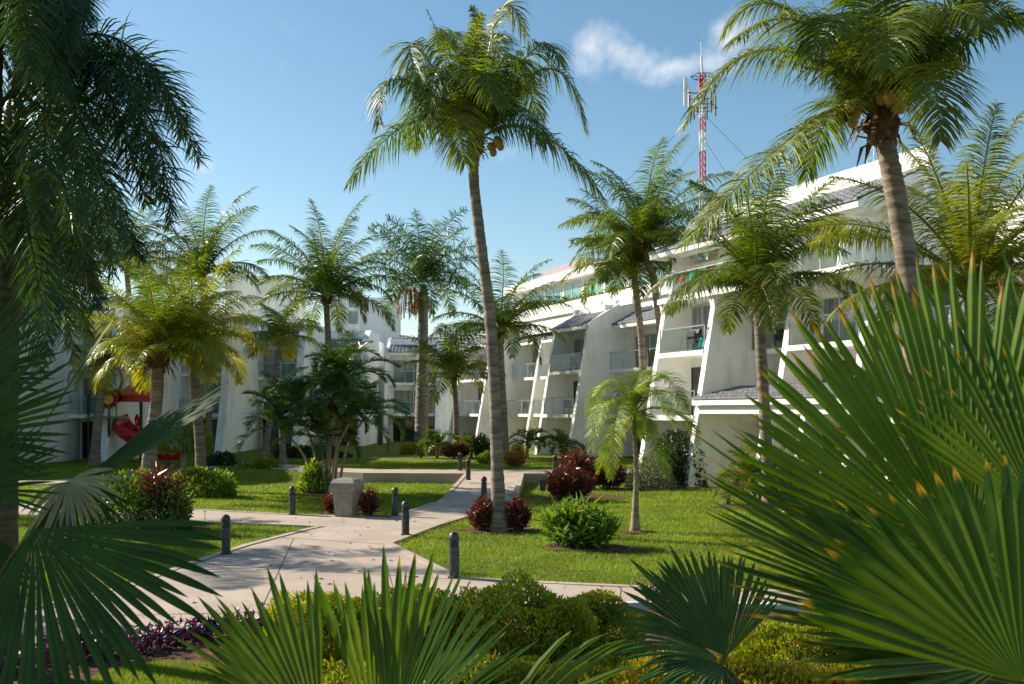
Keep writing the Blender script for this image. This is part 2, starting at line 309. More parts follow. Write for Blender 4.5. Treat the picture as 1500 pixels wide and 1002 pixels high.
M['foxtail'] = leafmat('dark_feather_leaflet', (.014, .042, .008), (.055, .10, .016), rach=(.08, .095, .02), trans=.3, tcol=(1.9, 1.9, .7), rough=.36, spec=.5, var=.3, nscale=2)
M['young'] = leafmat('young_palm_leaflet', (.12, .22, .018), (.30, .36, .035), rach=(.33, .36, .10), trans=.42, tcol=(1.6, 1.5, .5), rough=.4, spec=.45, var=.25, nscale=2)
M['areca'] = leafmat('areca_leaflet', (.024, .075, .010), (.085, .15, .018), rach=(.16, .18, .04), trans=.28, tcol=GR, rough=.36, spec=.5, var=.3, nscale=2)
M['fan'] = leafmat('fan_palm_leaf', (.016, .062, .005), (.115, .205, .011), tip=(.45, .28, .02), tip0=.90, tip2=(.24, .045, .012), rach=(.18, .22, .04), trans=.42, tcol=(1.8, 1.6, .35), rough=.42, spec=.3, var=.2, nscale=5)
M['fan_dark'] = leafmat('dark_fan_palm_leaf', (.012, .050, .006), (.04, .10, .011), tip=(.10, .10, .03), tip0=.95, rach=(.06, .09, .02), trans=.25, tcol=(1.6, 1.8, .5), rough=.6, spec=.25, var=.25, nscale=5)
M['fan_mid'] = leafmat('green_fan_palm_leaf', (.022, .075, .008), (.10, .17, .02), tip=(.33, .27, .08), tip0=.93, rach=(.22, .24, .06), trans=.34, tcol=(1.7, 1.6, .5), rough=.42, spec=.35, var=.25, nscale=5)
M['fan_blue'] = leafmat('bluish_fan_palm_leaf', (.025, .085, .012), (.07, .15, .022), tip=(.25, .22, .10), tip0=.94, rach=(.16, .2, .08), trans=.3, rough=.55, spec=.25, var=.25, nscale=5)
M['dry'] = leafmat('dry_fan_leaf', (.20, .17, .10), (.36, .32, .2), trans=.25, tcol=(1.2, 1.1, .8), rough=.6)
M['duranta'] = leafmat('golden_green_hedge_leaf', (.08, .14, .007), (.42, .42, .016), rach=(.05, .03, .01), trans=.35, tcol=(1.4, 1.35, .4), rough=.4, var=.35, nscale=2.5)
M['duranta_gold'] = leafmat('golden_hedge_leaf', (.13, .17, .008), (.48, .38, .015), rach=(.05, .03, .01), trans=.35, tcol=(1.3, 1.2, .4), rough=.4, var=.3, nscale=3)
M['croton'] = leafmat('dark_red_croton_leaf', (.022, .013, .007), (.22, .036, .014), tip=(.22, .08, .02), tip0=.85, rach=(.06, .03, .02), trans=.16, tcol=(1.7, 1.0, .6), rough=.3, spec=.6, var=.4, nscale=5)
M['croton_gold'] = leafmat('red_and_yellow_croton_leaf', (.22, .03, .015), (.45, .33, .03), rach=(.06, .03, .02), trans=.3, tcol=(1.4, 1.1, .5), rough=.3, spec=.6, var=.4, nscale=3)
M['shrub'] = leafmat('shrub_leaf', (.035, .09, .010), (.15, .22, .03), rach=(.06, .045, .02), trans=.33, tcol=GR, rough=.33, spec=.5, var=.35, nscale=4)
M['shrub_bright'] = leafmat('bright_shrub_leaf', (.09, .17, .012), (.25, .32, .03), rach=(.06, .045, .02), trans=.38, tcol=(1.5, 1.5, .5), rough=.35, spec=.5, var=.35, nscale=4)
M['shrub_dark'] = leafmat('dark_shrub_leaf', (.010, .03, .007), (.04, .075, .012), rach=(.05, .04, .02), trans=.25, tcol=GR, rough=.3, spec=.55, var=.35, nscale=4)
M['ginger'] = leafmat('ginger_leaf', (.06, .14, .012), (.20, .29, .03), tip=(.22, .3, .05), tip0=.9, rach=(.1, .14, .03), trans=.36, tcol=(1.6, 1.6, .5), rough=.5, spec=.3, var=.3, nscale=4)
M['purple'] = leafmat('purple_leaf', (.035, .008, .022), (.12, .03, .075), rach=(.06, .02, .04), trans=.25, tcol=(1.4, .8, 1.3), rough=.4, var=.3)
M['grey_shrub'] = leafmat('grey_green_leaf', (.07, .11, .06), (.20, .25, .15), rach=(.08, .07, .05), trans=.25, rough=.5, var=.3)
M['dry_leaf'] = leafmat('fallen_dry_leaf', (.13, .08, .035), (.30, .21, .08), trans=.15, tcol=(1.2, 1.1, .7), rough=.7)
M['petal'] = leafmat('red_petal', (.5, .02, .03), (.75, .05, .06), trans=.3, tcol=(1.3, .8, .8), rough=.5, var=.2)
M['bark'] = trunkmat('palm_bark', (.31, .255, .205), (.14, .11, .088), 6)
M['bark_grey'] = trunkmat('grey_palm_bark', (.34, .30, .26), (.20, .17, .145), 7)
M['bark_dark'] = trunkmat('dark_olive_bark', (.11, .10, .06), (.05, .045, .03), 7)  # dark olive-brown tone for the feather palm trunks
M['bark_pale'] = trunkmat('pale_slim_bark', (.42, .33, .22), (.22, .16, .10), 8)
M['twig'] = solid('brown_twig', (.11, .075, .05), .85, .2)
M['sheath'] = solid('fibrous_leaf_base', (.19, .10, .05), .9, .35, 7, bump=.6, bscale=25, col2=(.06, .032, .018))
M['fruit'] = solid('orange_brown_fruit_strand', (.42, .19, .05), .7, .3, 6)
M['shaft'] = solid('green_crownshaft', (.16, .20, .05), .4, .2, 3)
M['coconut'] = solid('yellow_brown_coconut', (.42, .25, .04), .4, .3, 6, col2=(.17, .17, .03))
M['cloth_teal'] = solid('teal_towel', (.02, .38, .40), .9, .1)
M['cloth_pink'] = solid('pink_towel', (.55, .08, .14), .9, .1)
M['cloth_multi'] = solid('patterned_towel', (.45, .30, .10), .9, .1, 5, col2=(.05, .08, .35))

# ------------------------------------------------------------------ ground, paths, kerbs
def g2(pts, z=0.0): return [tuple(Gd(x, y, z)[:2]) for x, y in pts]
def build_ground():
    xs = np.unique(np.concatenate([np.linspace(-260, -60, 12), np.linspace(-60, 60, 90), np.linspace(60, 260, 12)]))
    ys = np.unique(np.concatenate([np.linspace(-40, 8, 8), np.linspace(8, 60, 160), np.linspace(60, 420, 20)]))
    X, Y = np.meshgrid(xs, ys); Z = gz(X, Y) - .03
    n, m = X.shape; i = np.arange(n - 1)[:, None] * m; j = np.arange(m - 1)[None]
    f = np.stack([i + j, i + j + 1, i + m + j + 1, i + m + j], -1).reshape(-1, 4)
    mb = MB(); mb.add(np.stack([X, Y, Z], -1).reshape(-1, 3), f); mb.build('ground', M['lawn'], kind='structure', smooth=True)
build_ground()
near_far = [(-420, 1060), (0, 906), (65, 889), (190, 860), (274, 828)]
main_left = [(274, 828), (360, 800), (448, 777), (470, 772)]
cross_low = [(470, 772), (400, 769), (296, 766), (120, 757), (-80, 752)]
cross_up = [(-80, 735), (120, 741), (300, 748), (430, 755), (572, 760)]
ramp_left = [(572, 760), (637, 737), (660, 722)]
curb_line = [(-420, 1120), (0, 976), (180, 948), (354, 922), (480, 909), (600, 901), (800, 896), (1000, 893), (1180, 898), (1500, 905), (1900, 910)]
right_far = [(1900, 880), (1500, 876), (1200, 870), (968, 863), (771, 854), (672, 849)]
right_edge = [(672, 849), (622, 824), (569, 797)]
ramp_right = [(569, 797), (640, 770), (683, 757), (741, 733)]
PLAZA = g2(near_far + main_left[1:] + cross_low[1:] + cross_up + ramp_left[1:] + [(741, 733)] + ramp_right[::-1][1:] + right_edge[::-1][1:] + right_far[::-1][1:] + curb_line[::-1])
def lineg(pts): return [Gd(*p) for p in pts]
mb = MB(); poly_slab(mb, PLAZA, .02, -.1); mb.build('path', M['paving'], kind='structure')
mb = MB()
for l in (near_far, main_left, cross_low, cross_up, ramp_left[:2], ramp_right[:3], right_edge, right_far): strip(mb, lineg(l), .17, .035, -.1)
mb.build('kerb', M['kerb'], kind='structure')
mb = MB()
for l, o in ((right_edge + ramp_right[1:3], -.13), (main_left, .13), (right_far[2:], .13)):
    a = np.array(lineg(l))[:, :2]; T = np.gradient(a, axis=0); T /= np.linalg.norm(T, axis=1)[:, None]
    strip(mb, a + np.stack([-T[:, 1], T[:, 0]], 1) * (o if l[0] != right_edge[0] else -o) * -1, .022, .026, -.02)
for (a, b) in (((390, 787), (572, 799)), ((571, 760), (641, 771)), ((300, 828), (660, 850)), ((300, 748), (300, 767)), ((120, 905), (640, 893)), ((430, 790), (380, 900)), ((560, 806), (585, 897)), ((800, 860), (790, 893)), ((910, 864), (905, 892))):
    strip(mb, lineg([a, b]), .018, .0245, -.02)
mb.build('paving_joint', M['joint'], kind='structure')
# ramp up to the raised walk
def ramp():
    l0, l1 = Gd(655, 726), P(683, 703, 39.6); r0, r1 = Gd(738, 734), P(765, 707, 39.6)
    zt = [.022, .022, ZB + .03, ZB + .03]; pts = [(l0[0], 34.5), (r0[0] + .35, 33.0), (.42, 41.9), (-1.92, 41.9)]
    mb = MB(); poly_slab(mb, pts, zt, -.15); mb.build('ramp', M['paving'], kind='structure')
    mb = MB(); strip(mb, np.array([pts[1], pts[2]]), .2, [.10, ZB + .12], -.15); strip(mb, np.array([pts[0], pts[3]]), .16, [.05, ZB + .06], -.15)
    mb.build('ramp_kerb', M['kerb'], kind='structure'); return pts
RAMP = ramp()
def strip_poly(near, far): return [tuple(p) for p in near] + [tuple(p) for p in far[::-1]]
WALK_N = [(-16.5, 52.5), (-12.5, 47.5), (-8.4, 43.6), (-6.3, 42.3), (-1.92, 41.9), (.42, 41.9), (6, 42.2), (14, 43.2), (30, 47)]
WALK_F = [(-16.5, 54.6), (-12.0, 49.8), (-8.0, 46.2), (-6.0, 45.2), (-1.92, 45.0), (.42, 44.8), (6, 45.0), (14, 46), (30, 50)]
WALK = strip_poly(WALK_N, WALK_F)
mb = MB(); poly_slab(mb, WALK, ZB + .03, -.2); mb.build('walkway', M['paving'], kind='structure')
mb = MB(); strip(mb, np.array(WALK_N[:5]), .18, ZB + .055, -.2); strip(mb, np.array(WALK_N[5:]), .18, ZB + .055, -.2); mb.build('retaining_kerb', M['kerb'], kind='structure')
BACKW = strip_poly([(-60, 39.5), (-19.5, 40.5), (-15.5, 43.8), (-13.5, 46.5)], [(-60, 41.3), (-19.8, 42.6), (-16.6, 45.2), (-14.5, 48.5)])
mb = MB(); poly_slab(mb, BACKW, gz(0, 44) * 0 + np.array([.03, .03, .14, .36, .36, .30, .05, .03]), -.25); mb.build('garden_path', M['paving'], kind='structure')
# planting bed in the foreground
BED = g2([(-420, 1122), (0, 979), (180, 951), (354, 925), (480, 912), (600, 904), (800, 899), (1000, 896), (1500, 908), (1900, 913)]) + [(20, 4), (-12, 4)]
mb = MB(); poly_slab(mb, BED, .03, -.1); mb.build('soil', M['soil'], kind='structure')
mb = MB(); strip(mb, lineg(curb_line), .16, .13, -.1); mb.build('bed_kerb', M['kerb_white'], kind='structure')
BED_TURF = g2([(130, 1002), (165, 985), (230, 974), (300, 976), (350, 990), (372, 1010), (330, 1060), (200, 1080), (110, 1040)])
NO_GRASS = [PLAZA, RAMP, WALK, BACKW, BED]

MULCH = []
def mulch():
    mb = MB()
    for k, (x, y, rx, ry) in enumerate(((732, 777, 1.05, .62), (932, 779, .42, .30), (852, 801, .95, .55), (905, 806, .6, .35), (850, 728, 1.7, 1.0), (205, 778, 1.6, 1.0), (478, 724, 1.1, .7), (512, 752, .95, .4), (296, 724, 1.1, .6), (384, 696, .9, .6), (962, 714, 1.6, .9), (1130, 742, 1.6, 1.0))):
        c = Gd(x, y, 0); a = np.linspace(0, 6.283, 37)[:-1]; r = 1 + .16 * np.sin(a * 3 + k) + .1 * np.sin(a * 7 + 2 * k) + .05 * np.sin(a * 13)
        p = [(c[0] + math.cos(t) * rx * q, c[1] + math.sin(t) * ry * q) for t, q in zip(a, r)]; MULCH.append(p); poly_slab(mb, p, .012 - .001 * (k % 5), -.06)
    mb.build('mulch', M['soil'], kind='structure')
mulch()
NO_GRASS += MULCH
def litter():
    n = 900; Y = 14 + 26 * nr.random(n) ** 1.5; X = (nr.random(n) * 2 - 1) * Y * .5; c = np.stack([X, Y, gz(X, Y) + .035], 1); mb = MB()
    k = ~inside(X, Y, BED) & ((Y < 33) | (nr.random(n) < .2)); c = c[k]; d = nr.normal(size=(len(c), 3)); d[:, 2] *= .15
    leaves(mb, c, d, .09, .03); mb.build('fallen_leaves', M['dry_leaf'], kind='stuff')
def build_grass():
    n = 2600000 // 4
    Yv = 13.5 + (54 - 13.5) * nr.random(n) ** 1.9
    Xv = (nr.random(n) * 2 - 1) * (Yv * .56 + 1)
    keep = np.ones(n, bool)
    jx, jy = Xv + nr.normal(size=n) * .035 + .03 * np.sin(Yv * 9), Yv + nr.normal(size=n) * .035 + .03 * np.sin(Xv * 11)
    for p in NO_GRASS: keep &= ~inside(jx, jy, p)
    Xv, Yv = Xv[keep], Yv[keep]
    # turf patch inside the bed
    k = 26000; bx = np.array(BED_TURF); ax = bx[:, 0].min() + np.ptp(bx[:, 0]) * nr.random(k); ay = bx[:, 1].min() + np.ptp(bx[:, 1]) * nr.random(k)
    q = inside(ax, ay, BED_TURF); Xv = np.concatenate([Xv, ax[q]]); Yv = np.concatenate([Yv, ay[q]]); n = len(Xv)
    sc = np.clip(Yv / 18, .7, 2.0)
    patch = .5 + .5 * np.sin(Xv * 1.3 + np.sin(Yv * .7) * 2) * np.sin(Yv * .9 + Xv * .4)
    h = (.035 + .03 * nr.random(n)) * (.8 + .35 * sc) * (.85 + .3 * patch); a = nr.random(n) * 2 * np.pi; w = .006 * sc
    le = h * (.35 + .8 * nr.random(n)); la = nr.random(n) * 2 * np.pi
    b = np.stack([Xv, Yv, gz(Xv, Yv) - .025], 1); b[len(b) - q.sum():, 2] += .05
    d = np.stack([np.cos(a), np.sin(a), a * 0], 1) * w[:, None]
    tip = b + np.stack([np.cos(la) * le, np.sin(la) * le, h], 1)
    v = np.stack([b - d, b + d, tip], 1).reshape(-1, 3)
    t = np.zeros((n, 3, 3)); t[:, :, 0] = np.clip(nr.random(n) * .65 + .35 * patch, 0, 1)[:, None]; t[:, 2, 1] = 1
    mb = MB(); mb.add(v, np.arange(n * 3).reshape(-1, 3), t.reshape(-1, 3)); mb.build('grass', M['grass'], kind='stuff')
build_grass()

# ------------------------------------------------------------------ hotel wings
class Frame:
    def __init__(s, d, n): s.d = np.array(d) / np.hypot(*d); s.n = np.array(n) / np.hypot(*n)
    def w(s, a, p, z): q = a * s.d - p * s.n; return (q[0], q[1], z)
    def sp(s, px, p):               # position along the wing of the sight line px at facade depth p
        k = np.array(((px - 750) / F, 1.0)); Y = -p / (k @ s.n); return float(Y * (k @ s.d))
    def pt(s, px, Y):
        q = np.array(((px - 750) / F * Y, Y)); return float(q @ s.d), float(-q @ s.n)
    def box(s, mb, s0, s1, p0, p1, z0, z1, mi=0):
        hexa(mb, [s.w(*c) for c in ((s0, p0, z0), (s0, p1, z0), (s1, p1, z0), (s1, p0, z0), (s0, p0, z1), (s0, p1, z1), (s1, p1, z1), (s1, p0, z1))], mi)
    def prism(s, mb, prof, s0, s1, mi=0):
        k = len(prof); A = [s.w(s0, p, z) for p, z in prof]; B = [s.w(s1, p, z) for p, z in prof]
        tri = np.array(tessellate_polygon([[Vector((p, z, 0)) for p, z in prof]]))
        mb.add(A, tri, None, mi); mb.add(B, tri[:, ::-1], None, mi)
        mb.add(A + B, [(i, (i + 1) % k, k + (i + 1) % k, k + i) for i in range(k)], None, mi)
SL = .184
FL = (ZB - .03, 2.84, 5.49); EAVE = 8.05
def p_at(p2, z): return p2 + SL * (z - FL[2])
def fin(fr, b, s, p2, eave=EAVE, deep=6.0, th=.3, foot=.3, rise=1.55):
    pb = p_at(p2, ZB); pe = p_at(p2, eave)
    prof = [(pb - foot * 0, 0), (pe, eave + .12), (pe + .35, eave + .42), (pe + 2.7, eave + rise + .25), (p2 + deep, eave + rise + .25), (p2 + deep, 0)]
    mb = MB(); fr.prism(mb, prof, s - th / 2, s + th / 2); return mb.build('fin_wall', M['stucco'], b)
def door(fr, b, s0, s1, pw, z, h=2.08, style='curtain', open_=False):
    f = MB(); fm = 'dark_frame' if style == 'dark_glass' else 'frame'; t = .07; p0, p1 = pw - .05, pw - .002
    m = (s0 + s1) / 2; lo, hi = min(s0, s1), max(s0, s1)
    fr.box(f, lo, lo + t, p0, p1, z + .012, z + h); fr.box(f, hi - t, hi, p0, p1, z + .012, z + h); fr.box(f, m - t / 2, m + t / 2, p0 - .01, p1, z + .012, z + h - t)
    fr.box(f, lo + t, hi - t, p0, p1, z + h - t, z + h - .001); fr.box(f, lo + t, hi - t, p0, p1, z + .012, z + .07)
    o = f.build('window', M[fm], b)
    for a, c in ((lo + t, m - t / 2), (m + t / 2, hi - t)):
        g = MB(); fr.box(g, a + .002, c - .002, pw - .028, pw - .008, z + .075, z + h - t - .003); g.build('pane', M[style], o)
    return o
def balcony(fr, b, s0, s1, pf, pw, z, rail=True):
    mb = MB(); lo, hi = min(s0, s1), max(s0, s1)
    fr.box(mb, lo, hi, pf, pw, z - .2, z); o = mb.build('balcony', M['stucco'], b)
    if rail:
        g = MB(); pr = pf + .06; t = .04
        fr.box(g, lo + .05, hi - .05, pr, pr + .015, z + .08, z + .96, 0)
        fr.box(g, lo + .02, hi - .02, pr - .025, pr + .035, z + .965, z + 1.01, 1)
        k = max(2, round((hi - lo) / 1.5))
        for i in range(k + 1):
            c = lo + .04 + (hi - lo - .08) * i / k; fr.box(g, c - t / 2, c + t / 2, pr + .017, pr + .05, z + .001, z + .962, 1)
        g.build('railing', [M['glass'], M['steel']], o)
    return o
def tile_roof(fr, b, s0, s1, pe, z0, run=2.7, rise=1.45, thick=.14, fascia=True):
    lo, hi = min(s0, s1), max(s0, s1); per = .3; ns = max(6, int((hi - lo) / per * 6)); nrw = max(4, int(run / .42)); mb = MB()
    S = np.linspace(lo, hi, ns + 1); rows = []
    for r in range(nrw):
        for e in (0, 1):
            u = (r + e) / nrw; rows.append((u, .035 * (1 - e)))
    V = []
    for u, up in rows:
        zz = z0 + rise * u + up + .045 * np.abs(np.sin(np.pi * (S - lo) / per)); V.append([fr.w(a, pe + run * u, z) for a, z in zip(S, zz)])
    V = np.array(V); n, m = V.shape[:2]; i = np.arange(n - 1)[:, None] * m; j = np.arange(m - 1)[None]
    mb.add(V.reshape(-1, 3), np.stack([i + j, i + j + 1, i + m + j + 1, i + m + j], -1).reshape(-1, 4))
    for q in (0, n - 1):                                    # closed front and rear edges
        e = V[q].copy(); e2 = e.copy(); e2[:, 2] = z0 + rise * rows[q][0] - .02
        mb.add(np.vstack([e, e2]), [(a, a + 1, m + a + 1, m + a) for a in range(m - 1)])
    o = mb.build('roof', M['tile'], b)
    f = MB(); fr.prism(f, [(pe + .05, z0 - .03), (pe + run, z0 + rise - .03), (pe + run, z0 + rise - .3), (pe + .9, z0 - .25), (pe + .05, z0 - .25)], lo, hi)
    f.build('eave', M['trim'], o); return o
def unit(fr, b, wall, sL, sR, p2, back=1.7, eave=EAVE, floors=FL, deep=9.0, styles=('dark_glass', 'dark_glass', 'curtain'), dw=(.03, .52), roof=True, th=.3, skip_rail=()):
    a, c = sL - th / 2, sR + th / 2; pw = p2 + back
    wall.append((fr, (a, c, pw, pw + deep, 0, eave + 1.35)))
    tops = list(floors[1:]) + [eave]
    for i, z in enumerate(floors):
        pf = p_at(p2, z)
        if i: balcony(fr, b, a, c, pf, pw - .002, z, i not in skip_rail)
        d0, d1 = a + (c - a) * dw[0], a + (c - a) * dw[1]
        door(fr, b, d0, d1, pw, z, min(2.08, tops[i] - z - .35), styles[i])
    if roof: tile_roof(fr, b, a, c, p_at(p2, eave) - .3, eave + .1)

def right_wing():
    fr = Frame((-.412, .911), (-.911, -.412))
    b = thing('hotel_building', (22, 46, 0), 'long white stepped hotel wing with slanted fin walls and glass balconies on the right', 'building')
    wl = []
    s = fr.sp
    sA, sB, sC, sD, sE = s(671, 28.7), s(711, 28.7), s(784, 30.8), s(803, 27.8), s(851, 27.8)
    sF, sG, sH = s(961, 23.4), s(1033, 23.4), s(1148, 25.0)
    unit(fr, b, wl, sA, sB, 28.7); unit(fr, b, wl, sB, sC, 30.8); unit(fr, b, wl, sC, sD - .3, 31.0); unit(fr, b, wl, sD, sE, 27.8)
    unit(fr, b, wl, sE, 44.5, 29.6, styles=('dark_glass', 'dark_glass', 'curtain')); unit(fr, b, wl, 44.5, sF + .3, 30.2)
    unit(fr, b, wl, sF, sG, 23.4, roof=False, styles=('dark_glass', 'dark_glass', 'curtain')); unit(fr, b, wl, sG, sH, 25.5, roof=False)
    unit(fr, b, wl, sH, 26.2, 25.0, roof=False); unit(fr, b, wl, 26.2, 22.0, 26.5, roof=False); unit(fr, b, wl, 22.0, 17.5, 24.5, roof=False)
    for q, p2, e in ((sA + .1, 28.7, EAVE), (sB, 28.7, EAVE), (sC, 30.8, EAVE), (sD, 27.8, EAVE), (sE, 27.8, EAVE), (44.5, 29.6, EAVE)): fin(fr, b, q, p2, e)
    for q, p2 in ((sF, 23.4), (sG, 23.4), (sH, 25.0), (26.2, 25.0), (22.0, 24.5), (17.5, 24.5)):
        pb, pe = p_at(p2, ZB), p_at(p2, 7.45)
        mb = MB(); fr.prism(mb, [(pb, 0), (pe, 7.2), (pe - .1, 7.62), (p2 + 6, 7.62), (p2 + 6, 0)], q - .15, q + .15); mb.build('fin_wall', M['stucco'], b)
    # third storey and top roof of the near part
    lo, hi = 24.6, sF + .15; f3 = 7.85; pf = 23.55
    balc = MB(); fr.box(balc, lo, hi, pf, 26.2, f3 - .22, f3); o = balc.build('balcony', M['stucco'], b)
    g = MB(); fr.box(g, lo + .05, hi - .05, pf + .06, pf + .075, f3 + .08, f3 + .96, 0); fr.box(g, lo, hi, pf + .03, pf + .1, f3 + .965, f3 + 1.01, 1)
    for i in range(13):
        c = lo + .1 + (hi - lo - .2) * i / 12; fr.box(g, c - .02, c + .02, pf + .08, pf + .11, f3 + .001, f3 + .962, 1)
    g.build('railing', [M['glass'], M['steel']], o)
    wl.append((fr, (lo, hi, 26.2, 40, 7.3, 10.9)))
    for q in (sF - .1, 33.2, 29.7, 26.2):
        mb = MB(); fr.prism(mb, [(pf + .45, f3 + .002), (pf + .75, 9.68), (26.19, 9.68), (26.19, f3 + .002)], q - .12, q + .12); mb.build('fin_wall', M['stucco'], b)
    for c in (34.6, 31.2, 27.7): door(fr, b, c - 1.05, c + 1.05, 26.2, f3, 1.75, 'curtain')
    tile_roof(fr, b, lo, hi + .3, 23.3, 9.85, 3.0, 1.35)
    mb = MB(); fr.box(mb, lo - .1, hi + .2, 26.31, 26.7, 10.9, 11.9); mb.build('parapet', M['stucco'], b)
    # set back upper storeys of the far part
    wl.append((fr, (hi + .16, sA + .5, 33.6, 46, 8.5, 13.0)))
    mb = MB(); fr.box(mb, hi + .16, sA - .8, 31.0, 31.35, 9.62, 10.4); fr.box(mb, hi + .17, sA - .8, 31.36, 33.59, 9.3, 9.7); fr.box(mb, hi + .17, sA - .8, 31.2, 31.349, 8.6, 9.618)
    fr.box(mb, hi + .16, sA + .6, 32.9, 33.59, 12.45, 13.1); fr.box(mb, 50, sE - .2, 30.3, 30.6, 9.3, 9.75); fr.box(mb, sE + .3, sD, 30.3, 30.6, 9.3, 9.75); mb.build('parapet', M['stucco'], b)
    for a in np.arange(hi + 1.2, sA - 2.5, 3.05):
        door(fr, b, a, a + 2.6, 33.6, 10.4, 1.9, 'teal')
    leaf_strip(fr, b, hi + .4, sA - 1.0, 31.5, 10.35)
    # porch with a tiled lean-to over the ground floor
    s0, s1 = sG - .16, 18.0
    tile_roof(fr, b, s0, s1, 22.6, 3.5, 2.5, .52)
    mb = MB(); fr.box(mb, s0 - .005, s1 + .1, 22.85, 23.15, 2.92, 3.24); fr.box(mb, s0 - .005, s1, 23.151, 25.3, 2.86, 3.0)
    for q in (s(1112, 22.6), 26.6, 22.6, 18.6): fr.prism(mb, [(22.3, 0), (22.84, 2.915), (23.14, 2.915), (22.85, 0)], q - .12, q + .12)
    mb.build('porch', M['trim'], b)
    mb = MB(); fr.box(mb, 66, 73.6, 36, 44, 13.1, 14.6); mb.build('rooftop_block', M['mauve'], b)
    mb = MB()
    for frr, a in wl: frr.box(mb, *a)
    mb.build('wall', M['stucco'], b)
    return fr, b, dict(sA=sA, sB=sB, sC=sC, sD=sD, sE=sE, sF=sF, sG=sG, sH=sH)
def leaf_strip(fr, b, s0, s1, p, z):
    n = 5200; a = s0 + (s1 - s0) * nr.random(n); c = np.array([fr.w(x, p + .5 * (nr.random() - .5), z + .42 * nr.random() ** 1.6 - .05 + .12 * math.sin(x * 2.1)) for x in a])
    mb = MB(); leaves(mb, c, nr.normal(size=(n, 3)) + np.array((0, 0, .4)), .17, .09); mb.build('planter_foliage', M['shrub'], b)
def leaves(mb, c, d, L, w, tint=None, curl=.25):
    """many small pointed leaves: base c, direction d"""
    n = len(c); d = d / (np.linalg.norm(d, axis=1)[:, None] + 1e-9); r = nr.normal(size=(n, 3)); s = np.cross(d, r); s /= np.linalg.norm(s, axis=1)[:, None] + 1e-9; u = np.cross(s, d)
    L = np.broadcast_to(np.asarray(L, float), (n,)) * (.7 + .6 * nr.random(n)); w = np.broadcast_to(np.asarray(w, float), (n,)) * (.75 + .5 * nr.random(n))
    L1, W1 = L[:, None], w[:, None]
    fold = .22
    v = np.stack([c, c + d * L1 * .45 - s * W1 * .5 + u * W1 * fold, c + d * L1 * .5, c + d * L1 * .45 + s * W1 * .5 + u * W1 * fold, c + d * L1 - u * L1 * curl], 1)
    base = np.arange(n)[:, None] * 5
    f = np.concatenate([base + np.array((0, 2, 1)), base + np.array((0, 3, 2)), base + np.array((1, 2, 4)), base + np.array((2, 3, 4))])
    t = np.zeros((n, 5, 3)); t[:, :, 0] = (nr.random(n) if tint is None else tint)[:, None]; t[:, :, 1] = np.array((0, .45, .5, .45, 1))
    mb.add(v.reshape(-1, 3), f, t.reshape(-1, 3))
litter()
FR1, WING, SS = right_wing()

def left_wing():
    fr = Frame((-1, 0), (0, -1))
    b = thing('hotel_building', (-20, 72, 0), 'white hotel wing in shade at the rear left, with stepped fins facing the garden', 'building')
    wl = []
    spec = [(-72, -24, 46), (96, 164, 54.5), (262, 328, 64), (371, 437, 71), (462, 530, 79), (566, 641, 86)]
    for k, (x0, x1, Y) in enumerate(spec):
        sL, sR = fr.pt(x0, Y)[0], fr.pt(x1, Y)[0]; pm = Y
        nxt = (spec[k + 1][2] if k < 5 else 92) - Y
        unit(fr, b, wl, sL, sR, pm, back=1.5, deep=14, styles=('dark_glass', 'curtain', 'curtain'), dw=(.06, .94), floors=(ZB, 2.84, 5.49))
        pb = pm - 1.5; q = [(pb - .5, 0), (pb - .12, .5), (pb + .25, 1.4), (p_at(pm, 4), 4), (p_at(pm, 8.2), 8.2), (p_at(pm, 8.2) + .5, 8.75), (pm + 3, 9.7), (pm + nxt + .6, 9.7), (pm + nxt + .6, 0)]
        mb = MB(); fr.prism(mb, q, sR - .35, sR + .149); mb.build('fin_wall', M['stucco'], b)
        mb = MB(); fr.prism(mb, [(p_at(pm, 0) - .1, 0), (p_at(pm, 8.2) - .1, 8.2), (pm + 3, 9.6), (pm + 6, 9.6), (pm + 6, 0)], sL - .149, sL + .15); mb.build('fin_wall', M['stucco'], b)
        if k == 1: wl.append((fr, (sL + .16, sL + 3.2, pm + 1.2, pm + 14, 0, 9.3)))
    # upper storeys and the stair tower behind
    mb = MB()
    for x0, x1, y, Y, dp in ((484, 528, 432, 97, 6), (528, 577, 436, 98.5, 6), (330, 408, 404, 92, 12)):
        a, c = P(x0, y, Y), P(x1, y, Y); box(mb, a[0], c[0] - .003, Y, Y + dp, 0, a[2])
    mb.build('wall', M['stucco'], b)
    for x, y in ((518, 441), (517, 465)):
        a = P(x, y, 96.9); mb = MB(); box(mb, a[0] - .45, a[0] + .45, 96.9, 96.98, a[2] - .6, a[2] + .6); mb.build('window', M['curtain'], b)
    a = P(640, 520, 92); mb = MB(); box(mb, P(636, 0, 92)[0], P(668, 0, 92)[0], 92, 99, 0, 8.6); mb.build('side_wall', M['stucco'], b)
    mb = MB()
    for frr, a in wl: frr.box(mb, *a)
    mb.build('wall', M['stucco'], b)
    return fr, b
FR2, WING2 = left_wing()

